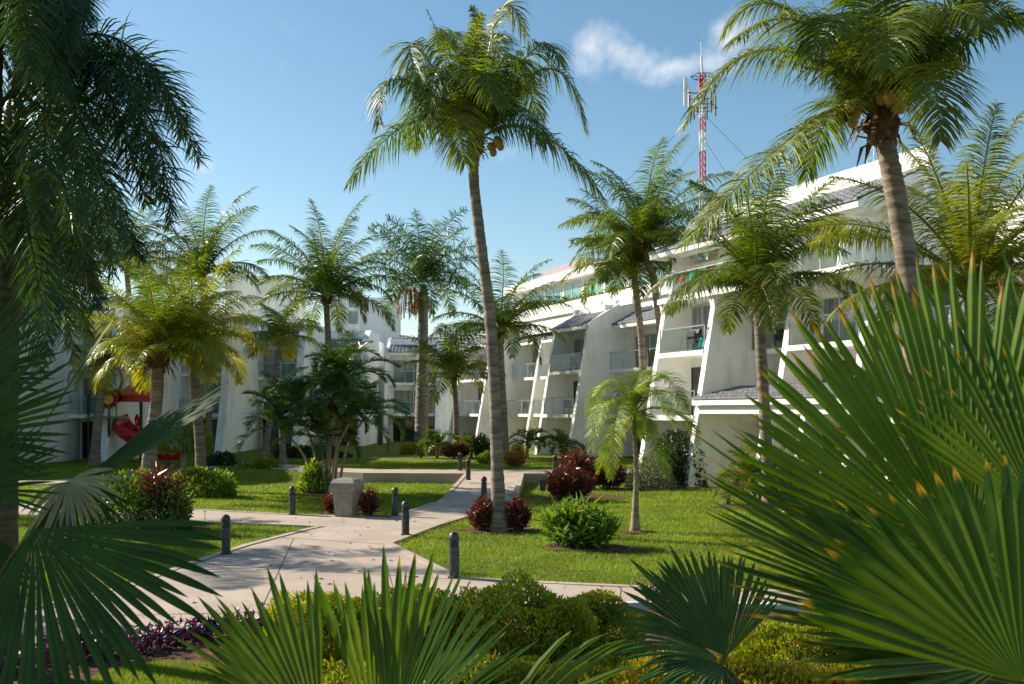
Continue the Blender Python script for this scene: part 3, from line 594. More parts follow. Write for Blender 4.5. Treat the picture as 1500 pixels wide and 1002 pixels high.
# ------------------------------------------------------------------ palms
def bez(b, c, t, n=18):
    u = np.linspace(0, 1, n)[:, None]; return b * (1 - u) ** 2 + 2 * c * u * (1 - u) + t * u * u
def spine_through(b, a, t):                       # arc through an apex point
    b, a, t = map(np.asarray, (b, a, t)); return bez(b, 2 * a - .5 * (b + t), t)
def spine_arc(b, az, el, L, bend, n=18, pw=1.4, side=0.0):
    p = [np.asarray(b, float)]
    for k in range(1, n):
        u = k / (n - 1); e = el - bend * u ** pw; z = az + side * u
        p.append(p[-1] + np.array((math.cos(z) * math.cos(e), math.sin(z) * math.cos(e), math.sin(e))) * L / (n - 1))
    return np.array(p)
def frond(mb, sp, n, L, w, col=.4, droop=.8, rise=.15, plume=0.0, t0=.14, r=.03, jit=.12, thin=0, fwd=(.35, 1.1), roll=0.0, broken=.0):
    sp = np.asarray(sp, float); seg = np.linalg.norm(np.diff(sp, axis=0), axis=1); al = np.concatenate([[0], np.cumsum(seg)]); tot = al[-1]
    tt = np.linspace(t0, 1, n); pos = np.stack([np.interp(tt * tot, al, sp[:, i]) for i in range(3)], 1)
    G = np.gradient(sp, axis=0); T = np.stack([np.interp(tt * tot, al, G[:, i]) for i in range(3)], 1); T /= np.linalg.norm(T, axis=1)[:, None]
    hz = sp[-1] - sp[0]; hz[2] = 0
    if np.linalg.norm(hz) < .15 * tot: hz = sp[len(sp) // 2] - sp[0]; hz[2] = 0
    S0 = np.cross(nrm(hz + 1e-4), (0, 0, 1)); S = S0[None] - T * (T @ S0)[:, None]; S /= np.linalg.norm(S, axis=1)[:, None] + 1e-9
    Nn = np.cross(S, T)
    rl = roll * tt; S, Nn = S * np.cos(rl)[:, None] + Nn * np.sin(rl)[:, None], Nn * np.cos(rl)[:, None] - S * np.sin(rl)[:, None]
    u = (tt - t0) / (1 - t0); ll = L * (.42 + .75 * np.sin(np.pi * np.clip(u * .88 + .08, 0, 1)) ** .8) * (1 - .45 * u ** 3)
    down = np.array((0, 0, -1.0))
    for sd in (-1, 1):
        a = fwd[0] + (fwd[1] - fwd[0]) * u ** 1.5 + nr.normal(size=n) * jit
        ra = rise + nr.normal(size=n) * (jit + plume)
        if broken: ra = ra - broken * (nr.random(n) < .25)
        d = sd * S * (np.cos(a) * np.cos(ra))[:, None] + T * (np.sin(a) * np.cos(ra))[:, None] + Nn * np.sin(ra)[:, None]
        lv = ll * (.85 + .3 * nr.random(n)); dr = droop * (.75 + .5 * nr.random(n)); pts = [pos + nr.normal(size=(n, 3)) * .004]
        K = 4
        for k in range(K):
            dd = d + down * (dr * ((k + .35) / K) ** 1.1)[:, None]; dd /= np.linalg.norm(dd, axis=1)[:, None]
            pts.append(pts[-1] + dd * (lv / K)[:, None])
        Wv = T - d * np.sum(T * d, 1)[:, None]; Wv /= np.linalg.norm(Wv, axis=1)[:, None] + 1e-9
        tw = nr.normal(size=n) * .3; Wv = Wv * np.cos(tw)[:, None] + np.cross(d, Wv) * np.sin(tw)[:, None]
        ws = np.array((.55, 1, .95, .6, .06)) * w / 2
        vv = np.stack([x for k in range(K + 1) for x in (pts[k] - Wv * ws[k], pts[k] + Wv * ws[k])], 1)
        base = np.arange(n)[:, None] * (2 * K + 2); f = np.concatenate([base + 2 * k + np.array((0, 1, 3, 2)) for k in range(K)])
        t = np.zeros((n, 2 * K + 2, 3)); t[:, :, 0] = np.clip(col + nr.normal(size=n) * .13, 0, 1)[:, None]; t[:, :, 1] = np.repeat(np.linspace(0, 1, K + 1), 2)
        t[:, :, 1] = np.maximum(t[:, :, 1] - .1, 0) + .1 * (u[:, None])
        mb.add(vv.reshape(-1, 3), f, t.reshape(-1, 3))
    rr = np.interp(np.linspace(0, 1, len(sp)), [0, .12, 1], [r * 1.5, r, r * .18])
    tube(mb, sp, rr, 5, np.array((col, 0, 1.0)), cap=False)
def trunk_mesh(pts, r0, r1, flare=.5, ring=.13, sides=12, bulge=0.0):
    ln = np.sum(np.linalg.norm(np.diff(pts, axis=0), axis=1)); n = int(min(260, max(24, ln / ring * 2))); c = catmull(pts, n)
    h = np.linspace(0, ln, n); rr = r0 + (r1 - r0) * (h / ln) ** .8 + r0 * flare * np.exp(-h / (.45 if flare < 1 else .8))
    rr *= 1 + bulge * np.exp(-((h / ln - .45) / .3) ** 2)
    k = (nr.random(n) < .42) & (np.arange(n) > 2); rr = rr * np.where(k == 0, 1.015, .965) * (1 + nr.normal(size=n) * .016)
    t = np.zeros((n, 3)); t[:, 1] = np.where(k == 0, .0, .5) * nr.random(n) + .15 * nr.random(n)
    c[:, :2] += nr.normal(size=(n, 2)) * r0 * .012
    mb = MB(); tube(mb, c, rr, sides, t); return mb, c
def sheath_mesh(c, r, h, ragged=34):
    mb = MB(); prof = [(r * .85, -h * .55), (r * 1.05, -h * .4), (r * 1.35, -h * .1), (r * 1.6, h * .15), (r * 1.3, h * .45), (r * .6, h * .8), (.01, h)]
    lathe(mb, c, prof, 12)
    mb.v[-1] = mb.v[-1] + nr.normal(size=mb.v[-1].shape) * r * .22
    for i in range(ragged):
        a = nr.random() * 6.28; z = c[2] + h * (nr.random() * .9 - .5); l = r * (1.0 + 1.6 * nr.random()); q = np.array((math.cos(a), math.sin(a), 0))
        p0 = np.array((c[0], c[1], z)) + q * r * .8; p1 = p0 + q * l * .8 + np.array((0, 0, l * (.5 - nr.random() * .7))); p2 = p1 + q * l * .3 - np.array((0, 0, l * .7)); s = np.array((-q[1], q[0], 0)) * r * .3
        mb.add([p0 - s, p0 + s, p1 + s * .8, p1 - s * .8, p2 + s * .2, p2 - s * .2], [(0, 1, 2, 3), (3, 2, 4, 5)])
    return mb
def palm(name, label, cat, Y, trunk_px, r0, r1, crown_px=None, fronds=(), auto=0, L=3.6, lf=.62, lw=.045, nl=70, m='coco', bark='bark', group=None, yel=(.1, .6), el=(82, -28), bend=(55, 105), sheath=True,
         nuts=(), z0=None, seed=1, flare=.5, droop=1.35, plume=0.0, rise=.15, azs=None, dY=None, shaft=0, ring=.13, fwd=(.14, .9), squash=1.0, bulge=0.0, keep=None):
    """trunk_px: photo points of the trunk from the ground up"""
    global nr
    nr = np.random.default_rng(seed); rl = random.Random(seed)
    pts = [P(x, y, Y + (dY[i] if dY else 0)) for i, (x, y) in enumerate(trunk_px)]
    zg = float(gz(0, Y)) if z0 is None else z0; pts[0][2] = zg - .05
    root = thing(name, (pts[0][0], pts[0][1], zg), label, cat, group)
    mb, c = trunk_mesh(np.array(pts), r0, r1, flare, ring, bulge=bulge); mb.build('trunk', M[bark], root, smooth=True)
    top = c[-1]
    if shaft:
        s = MB(); lathe(s, top, [(r1 * 1.0, -.1), (r1 * 1.25, .15), (r1 * 1.15, shaft * .5), (r1 * .75, shaft), (.02, shaft + .1)], 12); s.build('crownshaft', M['shaft'], root, smooth=True); top = top + np.array((0, 0, shaft))
    elif sheath: sheath_mesh(top, r1 * 1.05, max(.3, r1 * 3.0)).build('leaf_base', M['sheath'], root)
    heart = top + np.array((0, 0, r1 * .9))
    k = lf
    for i, fr in enumerate(fronds):
        ax, ay, ad, tx, ty, td = fr[:6]; o = fr[6] if len(fr) > 6 else {}
        a, t = P(ax, ay, Y + ad), P(tx, ty, Y + td); q = MB()
        sp = spine_through(heart, a, t)
        ln = np.sum(np.linalg.norm(np.diff(sp, axis=0), axis=1))
        frond(q, sp, o.get('n', nl), o.get('lf', lf), lw, o.get('c', yel[0] + (yel[1] - yel[0]) * rl.random()), o.get('droop', droop), rise, plume, r=.012 + .006 * L, fwd=fwd, roll=o.get('roll', rl.uniform(-.3, .3)))
        q.build('frond', M[o.get('m', m)], root)
    for i in range(auto):
        u = i / max(1, auto - 1); az = azs[i] if azs else (i * 2.39996 + rl.uniform(-.3, .3)); e = R(el[0] + (el[1] - el[0]) * u ** .85 + rl.uniform(-8, 8))
        if keep and not keep(az, e): continue
        ln = L * (1.0 - .3 * u) * rl.uniform(.85, 1.08); q = MB()
        sp = spine_arc(heart, az, e, ln, R(bend[0] + (bend[1] - bend[0]) * min(1, u * .65 + .35 * rl.random())), side=rl.uniform(-.35, .35))
        sp[:, 2] = heart[2] + (sp[:, 2] - heart[2]) * squash
        frond(q, sp, nl, lf, lw, yel[0] + (yel[1] - yel[0]) * min(1, max(0, u * .7 + rl.uniform(-.1, .4))), droop * rl.uniform(.8, 1.2), rise, plume, r=.012 + .006 * L, fwd=fwd, roll=rl.uniform(-.6, .6))
        q.build('frond', M[m], root)
    for (x, y, n, rad) in nuts:
        q = MB(); cc = P(x, y, Y - .15 - r1 * 1.6); stalk = MB(); tube(stalk, spine_through(heart + (0, 0, -.1), (heart + cc) / 2 + (0, 0, .15), cc + (0, 0, .1)), .025, 6); st = stalk.build('fruit_stalk', M['shaft'], root)
        for j in range(n):
            a = rl.random() * 6.28; e = rl.uniform(-.9, .9); d = np.array((math.cos(a) * math.cos(e), math.sin(a) * math.cos(e), math.sin(e))) * rad * rl.uniform(.75, 1.25); q = MB(); ball(q, cc + d, min(rad * .62, .1), 10, squash=1.2); q.build('coconut', M['coconut'], st, smooth=True)
    return root
EXTRA = dict(m='coco')
# the tall palm that leans beside the ramp
palm('coconut_palm', 'tallest coconut palm, curved grey trunk rising from red croton beside the ramp', 'palm tree', 25, [(731, 778), (727, 640), (719, 480), (703, 345), (694, 260), (698, 214)], .168, .118,
     fronds=[(606, 178, .3, 512, 270, .6), (787, 193, -.2, 884, 292, -.4), (800, 101, .4, 857, 188, .5), (588, 116, -.5, 556, 180, -.9), (655, 84, .2, 626, 16, .3, dict(n=50, lf=.4)), (688, 95, -.2, 706, 22, -.5, dict(lf=.5)), (731, 20, .2, 768, 52, .6, dict(c=.75)),
             (778, 76, -.6, 820, 92, -1.2), (609, 66, -.7, 618, 138, -1.2, dict(c=.5)), (668, 148, -.9, 682, 240, -1.5, dict(c=.8)), (640, 148, 1.2, 604, 215, 2.2), (752, 120, 1.5, 790, 175, 2.6), (720, 70, 1.0, 735, 60, 2.2), (672, 60, 1.0, 655, 70, 2.2),
             (705, 110, -1.2, 722, 150, -2.2, dict(c=.3)), (735, 90, -1, 775, 120, -1.7), (650, 100, -.8, 628, 165, -1.5), (700, 60, .3, 690, 12, .4, dict(lf=.45)), (665, 70, .4, 640, 62, .8), (735, 150, -.6, 800, 210, -1.3)],
     L=3.2, lf=1.05, lw=.032, nl=120, nuts=[(724, 214, 9, .15)], yel=(.05, .55), seed=3, flare=.55, droop=1.7)
# the big palm at the upper right
palm('coconut_palm', 'large coconut palm with clusters of yellow-brown coconuts, behind the big fan leaf', 'palm tree', 14.5, [(1352, 890), (1345, 620), (1333, 430), (1318, 320), (1303, 240), (1291, 190)], .17, .14,
     fronds=[(1200, 172, -.5, 1000, 360, -1.2, dict(c=.75)), (1130, 72, .2, 1003, 182, .3), (1150, 12, .5, 1058, 55, .9), (1235, -10, .3, 1130, -60, .8), (1390, 72, -.3, 1505, 20, -.6, dict(c=.15, roll=0)), (1350, 95, -1.0, 1378, 205, -1.6), (1280, 20, -.4, 1262, -70, -.8),
             (1330, 0, .6, 1390, -90, 1.2), (1370, 40, .8, 1480, -20, 1.8), (1235, 70, 1.2, 1165, 90, 2.4), (1190, 40, -1.0, 1075, 60, -2.0), (1300, 30, -1.0, 1302, 100, -2.2, dict(c=.6)), (1360, 30, -1.0, 1440, 40, -2.0), (1240, 30, -.9, 1190, 75, -1.9), (1260, 50, 1.2, 1235, 60, 2.6),
             (1330, 60, 1.2, 1400, 100, 2.4), (1300, -20, 0, 1330, -120, .2), (1230, 150, 1.3, 1180, 260, 2.2), (1420, -10, .2, 1520, -40, .4), (1395, 15, -.6, 1500, 40, -1.4)],
     L=3.0, lf=.75, lw=.024, nl=140, nuts=[(1305, 142, 12, .16), (1240, 168, 11, .13), (1322, 138, 5, .12)], yel=(.1, .6), seed=5)
# feathery palm at the right edge
palm('coconut_palm', 'bushy young palm with upright yellow-green fronds at the right, in front of the building corner', 'palm tree', 22, [(1425, 800), (1424, 600), (1422, 430)], .16, .13, auto=29, L=4.7, lf=0.73, lw=0.027, nl=116, yel=(.55, 1.2), el=(86, 8), bend=(30, 85), seed=8)
# the pair right of centre
palm('coconut_palm', 'coconut palm with bent trunk rising from the big red croton bed', 'palm tree', 46, [(874, 690), (905, 640), (945, 588), (967, 530), (966, 470), (957, 410), (945, 362)], .24, .16, auto=28, L=5.4, lf=0.90, lw=0.043, nl=75, yel=(.1, .55), bend=(38, 104), seed=21, nuts=[(936, 352, 6, .17)], flare=.8, el=(87, 14))
palm('coconut_palm', 'straight slim coconut palm just left of the leaning trunk, behind the bright young palm', 'palm tree', 47, [(950, 690), (945, 600), (942, 540), (938, 480), (928, 400)], .22, .15, auto=24, L=4.8, lf=0.90, lw=0.043, nl=72, yel=(.1, .5), bend=(38, 104), el=(87, 14), seed=22)
palm('coconut_palm', 'coconut palm with dead brown leaf bases in front of the porch', 'palm tree', 31, [(1128, 745), (1121, 620), (1115, 520), (1110, 432)], .20, .165, auto=30, L=4.9, lf=0.81, lw=0.034, nl=95, yel=(.05, .45), el=(87, 14), bend=(38, 104), seed=33)
palm('coconut_palm', 'slender coconut palm standing just behind the tall curved trunk, by the fins', 'palm tree', 57, [(741, 676), (738, 600), (734, 520), (733, 492)], .2, .16, auto=25, L=6.0, lf=0.95, lw=0.049, nl=66, yel=(.1, .5), el=(87, 14), bend=(38, 104), seed=41)
ROYAL = palm('royal_palm', 'stout royal palm with smooth grey trunk and green crownshaft, ringed by a clipped golden hedge', 'palm tree', 65, [(617, 664), (618, 600), (619, 540), (620, 452)], .46, .32, auto=25, L=6.0, lf=0.95, lw=0.052, nl=81, m='royal', bark='bark_grey', yel=(.1, .7), el=(87, 5), bend=(38, 104), shaft=1.5, seed=52, flare=.25, plume=.45, droop=.6, bulge=.12)
def strands(root, c, n, L, seed):
    g = np.random.default_rng(seed); q = MB(); c = np.array(c)
    for i in range(n):
        a = g.random() * 6.28; o = c + np.array((math.cos(a) * .35, math.sin(a) * .3, .2 * g.random())); e = o + np.array((math.cos(a) * .3 - .1, math.sin(a) * .3, -L * (.6 + .4 * g.random()))); tube(q, spine_through(o, (o + e) / 2 + (math.cos(a) * .2, math.sin(a) * .2, .25), e)[::3], .022, 4, cap=False)
    q.build('fruit_stalk', M['fruit'], root)
strands(ROYAL, P(600, 425, 64.4), 60, 2.5, 9)
strands(ROYAL, P(622, 440, 64.6), 30, 1.6, 10)
palm('coconut_palm', 'tall full-crowned coconut palm behind the dark areca clump', 'palm tree', 60, [(486, 668), (484, 580), (481, 510), (478, 440)], .24, .18, auto=33, L=6.6, lf=0.95, lw=0.052, nl=78, yel=(.05, .5), el=(87, 14), bend=(38, 104), seed=61)
palm('coconut_palm', 'short coconut palm with brown leaf base at the dark wall corner', 'palm tree', 60, [(668, 664), (668, 610), (665, 552)], .2, .16, auto=21, L=4.8, lf=0.90, lw=0.049, nl=63, yel=(.2, .7), el=(87, 14), bend=(38, 104), seed=71)
palm('coconut_palm', 'yellowing coconut palm with thick ringed trunk beside the red slide', 'palm tree', 36, [(216, 712), (222, 640), (229, 590), (232, 528)], .29, .22, auto=28, L=4.2, lf=0.84, lw=0.034, nl=87, m='coco_yellow', yel=(.0, .6), el=(87, 14), bend=(38, 104), seed=81, bulge=-.1)
palm('coconut_palm', 'coconut palm with orange-yellow lower fronds behind the light green shrubs', 'palm tree', 38, [(296, 716), (292, 640), (286, 570), (283, 508)], .21, .17, auto=25, L=4.2, lf=0.84, lw=0.034, nl=87, m='coco_yellow', yel=(.1, .9), el=(87, 14), bend=(38, 104), seed=91)
palm('coconut_palm', 'small yellow-leaved palm behind the playground slide', 'palm tree', 50, [(138, 672), (145, 600), (155, 530)], .24, .19, auto=16, L=2.9, lf=0.78, lw=0.043, nl=63, m='coco_yellow', yel=(.3, 1), el=(80, -35), bend=(60, 110), seed=101)
palm('coconut_palm', 'tall thin coconut palm rising behind the two yellowing palms', 'palm tree', 55, [(306, 668), (306, 580), (302, 480), (296, 408)], .19, .15, auto=21, L=5.6, lf=0.95, lw=0.049, nl=72, yel=(.1, .5), el=(87, 14), bend=(38, 104), seed=111)
palm('coconut_palm', 'dark coconut palm far left behind the foreground foliage by the shaded wing', 'palm tree', 58, [(198, 668), (198, 560), (192, 470), (185, 392)], .19, .15, auto=21, L=5.4, lf=0.95, lw=0.049, nl=69, yel=(.0, .4), el=(87, 14), bend=(38, 104), seed=121)
palm('coconut_palm', 'leaning coconut palm with bent pale trunk left of the areca clump', 'palm tree', 54, [(386, 668), (396, 610), (402, 560), (412, 500)], .2, .16, auto=12, L=3.4, lf=0.90, lw=0.049, nl=66, m='coco_yellow', yel=(.0, .75), el=(78, 10), bend=(40, 100), seed=131)
palm('coconut_palm', 'small green palm in front of the shaded facade, between leaning trunk and areca clump', 'palm tree', 50, [(415, 672), (412, 610), (408, 580)], .15, .12, auto=10, L=2.0, lf=0.67, lw=0.043, nl=58, yel=(.0, .3), el=(80, -20), bend=(60, 110), seed=141)
palm('young_palm', 'slim bright green young palm with pale trunk alone on the sunny lawn', 'palm tree', 25, [(930, 778), (931, 735), (932, 690), (929, 630)], .082, .055, fronds=[(905, 560, 0, 872, 578, .1), (890, 590, -.3, 868, 660, -.5), (965, 548, .2, 1005, 600, .5), (975, 600, -.3, 1022, 632, -.6), (935, 555, .5, 950, 545, 1.2), (950, 570, -.6, 985, 620, -1.2), (905, 600, -.7, 895, 700, -1.1), (955, 640, -.4, 975, 695, -.7), (893, 565, .6, 862, 610, 1.1), (900, 640, .4, 878, 690, .6), (980, 575, .7, 1020, 655, 1.2)],
     auto=5, L=1.4, lf=0.47, lw=0.014, nl=130, m='young', bark='bark_pale', yel=(.1, .8), sheath=False, seed=151, droop=.75, rise=.3, flare=.9, ring=.2, shaft=.35)
# dark feather palm at the upper left and the two outside the frame that shade the path
FT = dict(m='foxtail', bark='bark_dark', lf=.55, lw=.019, nl=190, plume=.42, droop=1.0, yel=(.0, .8), rise=.0, fwd=(.5, 1.0))
palm('foxtail_palm', 'dark feathery palm overhanging the upper left of the view, thick drooping plumes', 'palm tree', 12.5, [(5, 950), (8, 600), (15, 330), (22, 205)], .16, .13,
     fronds=[(165, 55, 0, 292, 235, .2), (185, 130, -.4, 250, 330, -.7), (120, 180, -.7, 165, 400, -1.0), (95, 60, .5, 215, 150, 1.2), (60, 90, -.8, 60, 330, -1.4), (-60, 60, 0, -200, 250, 0), (150, 90, -.6, 225, 250, -1.1), (130, 230, .3, 205, 380, .5), (70, 200, .6, 130, 420, .9), (-20, 220, -.6, -40, 440, -1), (40, 20, -.8, 90, 140, -1.8), (100, 130, -.9, 120, 320, -1.6), (150, 160, .7, 240, 290, 1.2), (190, 85, .3, 268, 200, .6), (30, 260, -.5, 70, 480, -.8), (110, 60, -.3, 215, 300, -.7)],
     auto=0, shaft=.5, seed=161, L=2.8, **FT)
palm('foxtail_palm', 'second dark feathery palm, crown cut off by the top left corner', 'palm tree', 11.5, [(-30, 1000), (-25, 500), (-15, 100), (-12, 0)], .16, .13,
     fronds=[(45, -50, 0, 105, 90, .1), (20, -60, -.6, 45, 110, -1), (60, -80, .4, 125, 30, .8), (-60, -60, 0, -150, 90, 0), (10, -90, .8, 40, 60, 1.6), (70, -40, -.4, 95, 60, -.8)], auto=4, L=2.6, shaft=.5, seed=171, **FT)
palm('foxtail_palm', 'third dark feathery palm, lower crown at the left edge behind the fan leaves', 'palm tree', 15, [(-45, 900), (-42, 600), (-35, 420), (-30, 330)], .16, .13,
     fronds=[(50, 260, 0, 130, 390, .2), (70, 300, -.5, 140, 450, -.9), (40, 330, -.7, 70, 520, -1.2), (80, 320, .6, 150, 440, 1.1), (10, 270, -.8, 20, 450, -1.6), (60, 380, .3, 110, 520, .6), (90, 280, .5, 160, 370, 1.0), (30, 240, .8, 80, 330, 1.8), (-10, 350, -.4, -10, 560, -.8), (70, 370, 1.0, 130, 490, 1.8), (50, 300, 1.2, 120, 480, 2.4), (20, 400, .6, 60, 540, 1.2)], auto=4, L=2.6, shaft=.5, seed=181, **FT)
for i, (x, y, h) in enumerate(((-17.5, 25.5, 6.5), (-24, 33, 8.5), (-20, 19.5, 6.0))):
    palm('coconut_palm', 'coconut palm outside the left edge, its shadow falling over the path', 'palm tree', y, [(750 + x / y * F, 603 + 3 / y * F), (752 + (x + .3) / y * F, 603 - (h * .5 - 3) / y * F), (750 + (x + .5) / y * F, 603 - (h - 3) / y * F)], .22, .16, auto=20, L=3.8, lf=.75, lw=.06, nl=46, seed=200 + i, group='palms beyond the left edge', sheath=False)

def added_shade_tree(c, r, n, seed):
    global nr
    nr = np.random.default_rng(seed); c = np.array(c, float); root = thing('added_shade_tree', (c[0], c[1], 0), 'dense broad-leaved tree added unseen outside the left edge to shade the fan palm there', 'tree')
    q = MB(); tube(q, catmull([(c[0], c[1], -.05), (c[0] + .1, c[1], c[2] * .4), (c[0], c[1] - .1, c[2])], 20), np.linspace(.2, .09, 20), 10)
    for i in range(7):
        e = c + nr.normal(size=3) * r * .5; tube(q, catmull([(c[0], c[1], c[2] * .6), (c + e) / 2, e], 8), np.linspace(.07, .02, 8), 6)
    q.build('trunk', M['twig'], root); d = nr.normal(size=(n, 3)); d /= np.linalg.norm(d, axis=1)[:, None]; k = c + d * np.array(r) * (nr.random(n) ** .4)[:, None] * (1 + .2 * np.sin(d @ (3, 4, 2)))[:, None]
    q = MB(); leaves(q, k, nr.normal(size=(n, 3)), .26, .13); q.build('added_tree_crown', M['shrub_dark'], root)
added_shade_tree((-7.9, 6.3, 5.6), (2.1, 2.1, 1.9), 5000, 251)  # unseen tree, added only to shade the left fan palm

# ------------------------------------------------------------------ areca clump, fan palms
def cane_palm(name, label, cat, base, stems, m, Lf, nfr, lf, lw, nl, seed, group=None, r=.05):
    global nr
    nr = np.random.default_rng(seed); rl = random.Random(seed); root = thing(name, base, label, cat, group)
    for (dx, dy, lx, ly, h) in stems:
        b = np.array(base) + (dx, dy, -.05); t = b + (lx, ly, h); mid = (b + t) / 2 + (-lx * .15, 0, .1 * h)
        q = MB(); tube(q, catmull([b, mid, t], 26), np.linspace(r * 1.15, r * .75, 26) * np.where(np.arange(26) % 2, 1, .93), 8); q.build('stem', M['bark_pale'], root, smooth=True)
        for k in range(nfr):
            u = k / max(1, nfr - 1); q = MB(); sp = spine_arc(t + (0, 0, .05), rl.random() * 6.28 + k * 2.4, R(80 - 70 * u + rl.uniform(-8, 8)), Lf * rl.uniform(.8, 1.1), R(rl.uniform(70, 120)), side=rl.uniform(-.3, .3))
            frond(q, sp, nl, lf, lw, rl.uniform(.05, .7), .45, .35, 0, r=.016); q.build('frond', M[m], root)
    return root
ab = Gd(478, 722, 0)
cane_palm('areca_palm', 'dark green multi-stemmed areca palm clump behind the taupe bin', 'palm clump', ab, [(-.25, .1, -.9, .4, 3.0), (.1, .3, -.1, .3, 4.3), (.3, 0, .5, .1, 3.9), (.15, -.2, .75, -.2, 2.6), (-.05, -.15, -.1, -.3, 2.0), (.35, .3, 1.0, .5, 2.9), (-.35, -.1, -1.3, 0, 2.4), (.2, .5, .3, .8, 4.4), (.0, .1, .25, -.2, 3.3)], 'areca', 2.2, 9, .5, .03, 72, 301)
for px, py, h, lab in ((640, 662, 1.0, 'dusky fan palm at the foot of the dark corner wall'), (772, 671, 1.1, 'low spreading palm at the foot of the narrow fin'), (823, 672, .9, 'small palm with stubby trunk between two white fins'), (690, 655, .8, 'low bright palm behind the dark croton by the far fins')):
    c = P(px, py, 57.5); c[2] = ZB
    cane_palm('small_palm', lab, 'palm', c, [(0, 0, .05, 0, h * .7)], 'coco', 1.5, 13, .45, .06, 26, int(px), r=.1)

def fan(mb, C, A, Nv, Rr, spread, nseg, split=.5, fold=.55, cup=.0, droop=.15, col=.4, even=.8, tipjit=.06, hw=1.0, curlside=0.0, midfold=0.0):
    A = nrm(A); Nv = nrm(np.asarray(Nv, float) - A * np.dot(A, Nv)); B = np.cross(Nv, A)
    th = (np.arange(nseg) + .5) / nseg * spread - spread / 2; dl = spread / nseg / 2
    fr = np.array((.015, .12, .3, split, .5 * (split + 1) - .04, .86, .94, 1.0)); K = len(fr)
    for t in th:
        rr = Rr * (even + (1 - even) * math.cos(t / (spread / 2) * math.pi / 2)) * (1 + nr.normal() * tipjit); tj = t + nr.normal() * .006
        u = A * math.cos(tj) + B * math.sin(tj); u = nrm(u + Nv * (cup * (t / (spread / 2)) ** 2 - midfold * abs(math.sin(t)))); s = np.cross(Nv, u); s = nrm(s)
        nn = np.cross(u, s); dr = droop * (.7 + .7 * nr.random()); lat = nr.normal() * .03 + curlside
        V = []; Tn = []
        c = np.clip(col + nr.normal() * .12, 0, 1); gk = .92 + .10 * nr.random()
        for f in fr:
            r = rr * f; w = r * math.tan(dl) if f <= split else (split + (f - split) * .75) * rr * math.tan(dl) * max(.015, 1 - ((f - split) / (1 - split)) ** 2.3) * .94; w *= hw if f > split else 1
            e = max(0, f - split * .7); q = C + u * r + np.array((0, 0, -1.0)) * dr * rr * e ** 2 + s * lat * rr * e
            V += [q - s * w, q + nn * w * fold, q + s * w]; Tn += [(c * .82, f * gk, 0), (c, f * gk, .35 if f < .85 else 0), (c * 1.05, f * gk, 0)]
        fa = []
        for k in range(K - 1):
            a = 3 * k; fa += [(a, a + 1, a + 4, a + 3), (a + 1, a + 2, a + 5, a + 4)]
        mb.add(V, fa, np.array(Tn))
def fan_palm(name, label, root_xy, leafs, m, stem_h, seed, z0=0.03, cat='fan palm', r=.09):
    global nr
    nr = np.random.default_rng(seed); rl = random.Random(seed); root = thing(name, (*root_xy, z0), label, cat)
    top = np.array((*root_xy, z0 + stem_h)); q = MB(); tube(q, catmull([top * (1, 1, 0) + (0, 0, z0 - .05), top * (1, 1, .5) + (.03, 0, z0 * .5), top], 30), r * np.where(np.arange(30) % 2, 1, .9), 10); q.build('trunk', M['sheath'], root)
    for l in leafs:
        px, py, Y, tx, ty, dY = l[:6]; o = dict(l[6]) if len(l) > 6 else {}
        C = P(px, py, Y); T = P(tx, ty, Y + dY); A = T - C; Rr = np.linalg.norm(A)
        Nv = o.pop('N', (0, -1, .25)); mm = o.pop('m', m); spread = R(o.pop('spread', 150)); ns = o.pop('n', 46)
        mb = MB(); fan(mb, C, A, Nv, Rr, spread, ns, col=o.pop('c', rl.uniform(.25, .75)), **o)
        lf = mb.build('leaf', M[mm], root)
        st = MB(); mid = (C + top) / 2 + np.array((0, 0, .12)) * np.linalg.norm(C - top); tube(st, spine_through(top, mid, C + A * .02), np.linspace(.016, .008, 18), 6, np.array((.5, 0, 1.0))); st.build('petiole', M[mm], lf)
    return root
# bright fan palm in the right foreground; per-leaf c paints in sun and shade
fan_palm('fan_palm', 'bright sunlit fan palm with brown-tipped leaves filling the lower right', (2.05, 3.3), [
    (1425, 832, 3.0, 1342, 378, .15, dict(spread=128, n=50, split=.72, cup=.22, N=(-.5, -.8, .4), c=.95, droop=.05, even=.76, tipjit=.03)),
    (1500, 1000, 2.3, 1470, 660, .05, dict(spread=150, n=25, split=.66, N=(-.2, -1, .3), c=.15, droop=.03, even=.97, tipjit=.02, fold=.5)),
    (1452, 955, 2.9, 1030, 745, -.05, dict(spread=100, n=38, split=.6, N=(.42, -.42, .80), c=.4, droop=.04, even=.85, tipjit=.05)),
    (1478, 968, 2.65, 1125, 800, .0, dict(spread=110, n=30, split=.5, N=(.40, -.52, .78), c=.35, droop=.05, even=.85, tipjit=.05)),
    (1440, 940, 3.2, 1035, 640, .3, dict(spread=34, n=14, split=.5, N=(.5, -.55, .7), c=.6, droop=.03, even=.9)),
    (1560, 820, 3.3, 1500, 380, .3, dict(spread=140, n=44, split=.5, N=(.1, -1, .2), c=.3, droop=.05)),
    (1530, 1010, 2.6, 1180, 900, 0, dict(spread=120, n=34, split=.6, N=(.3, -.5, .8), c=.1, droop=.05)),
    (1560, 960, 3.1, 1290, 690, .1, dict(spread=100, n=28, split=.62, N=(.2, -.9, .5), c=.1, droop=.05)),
    (1540, 780, 2.7, 1490, 480, .2, dict(spread=120, n=30, split=.5, N=(.2, -1, .2), c=.2, droop=.05))], 'fan', 1.55, 401)
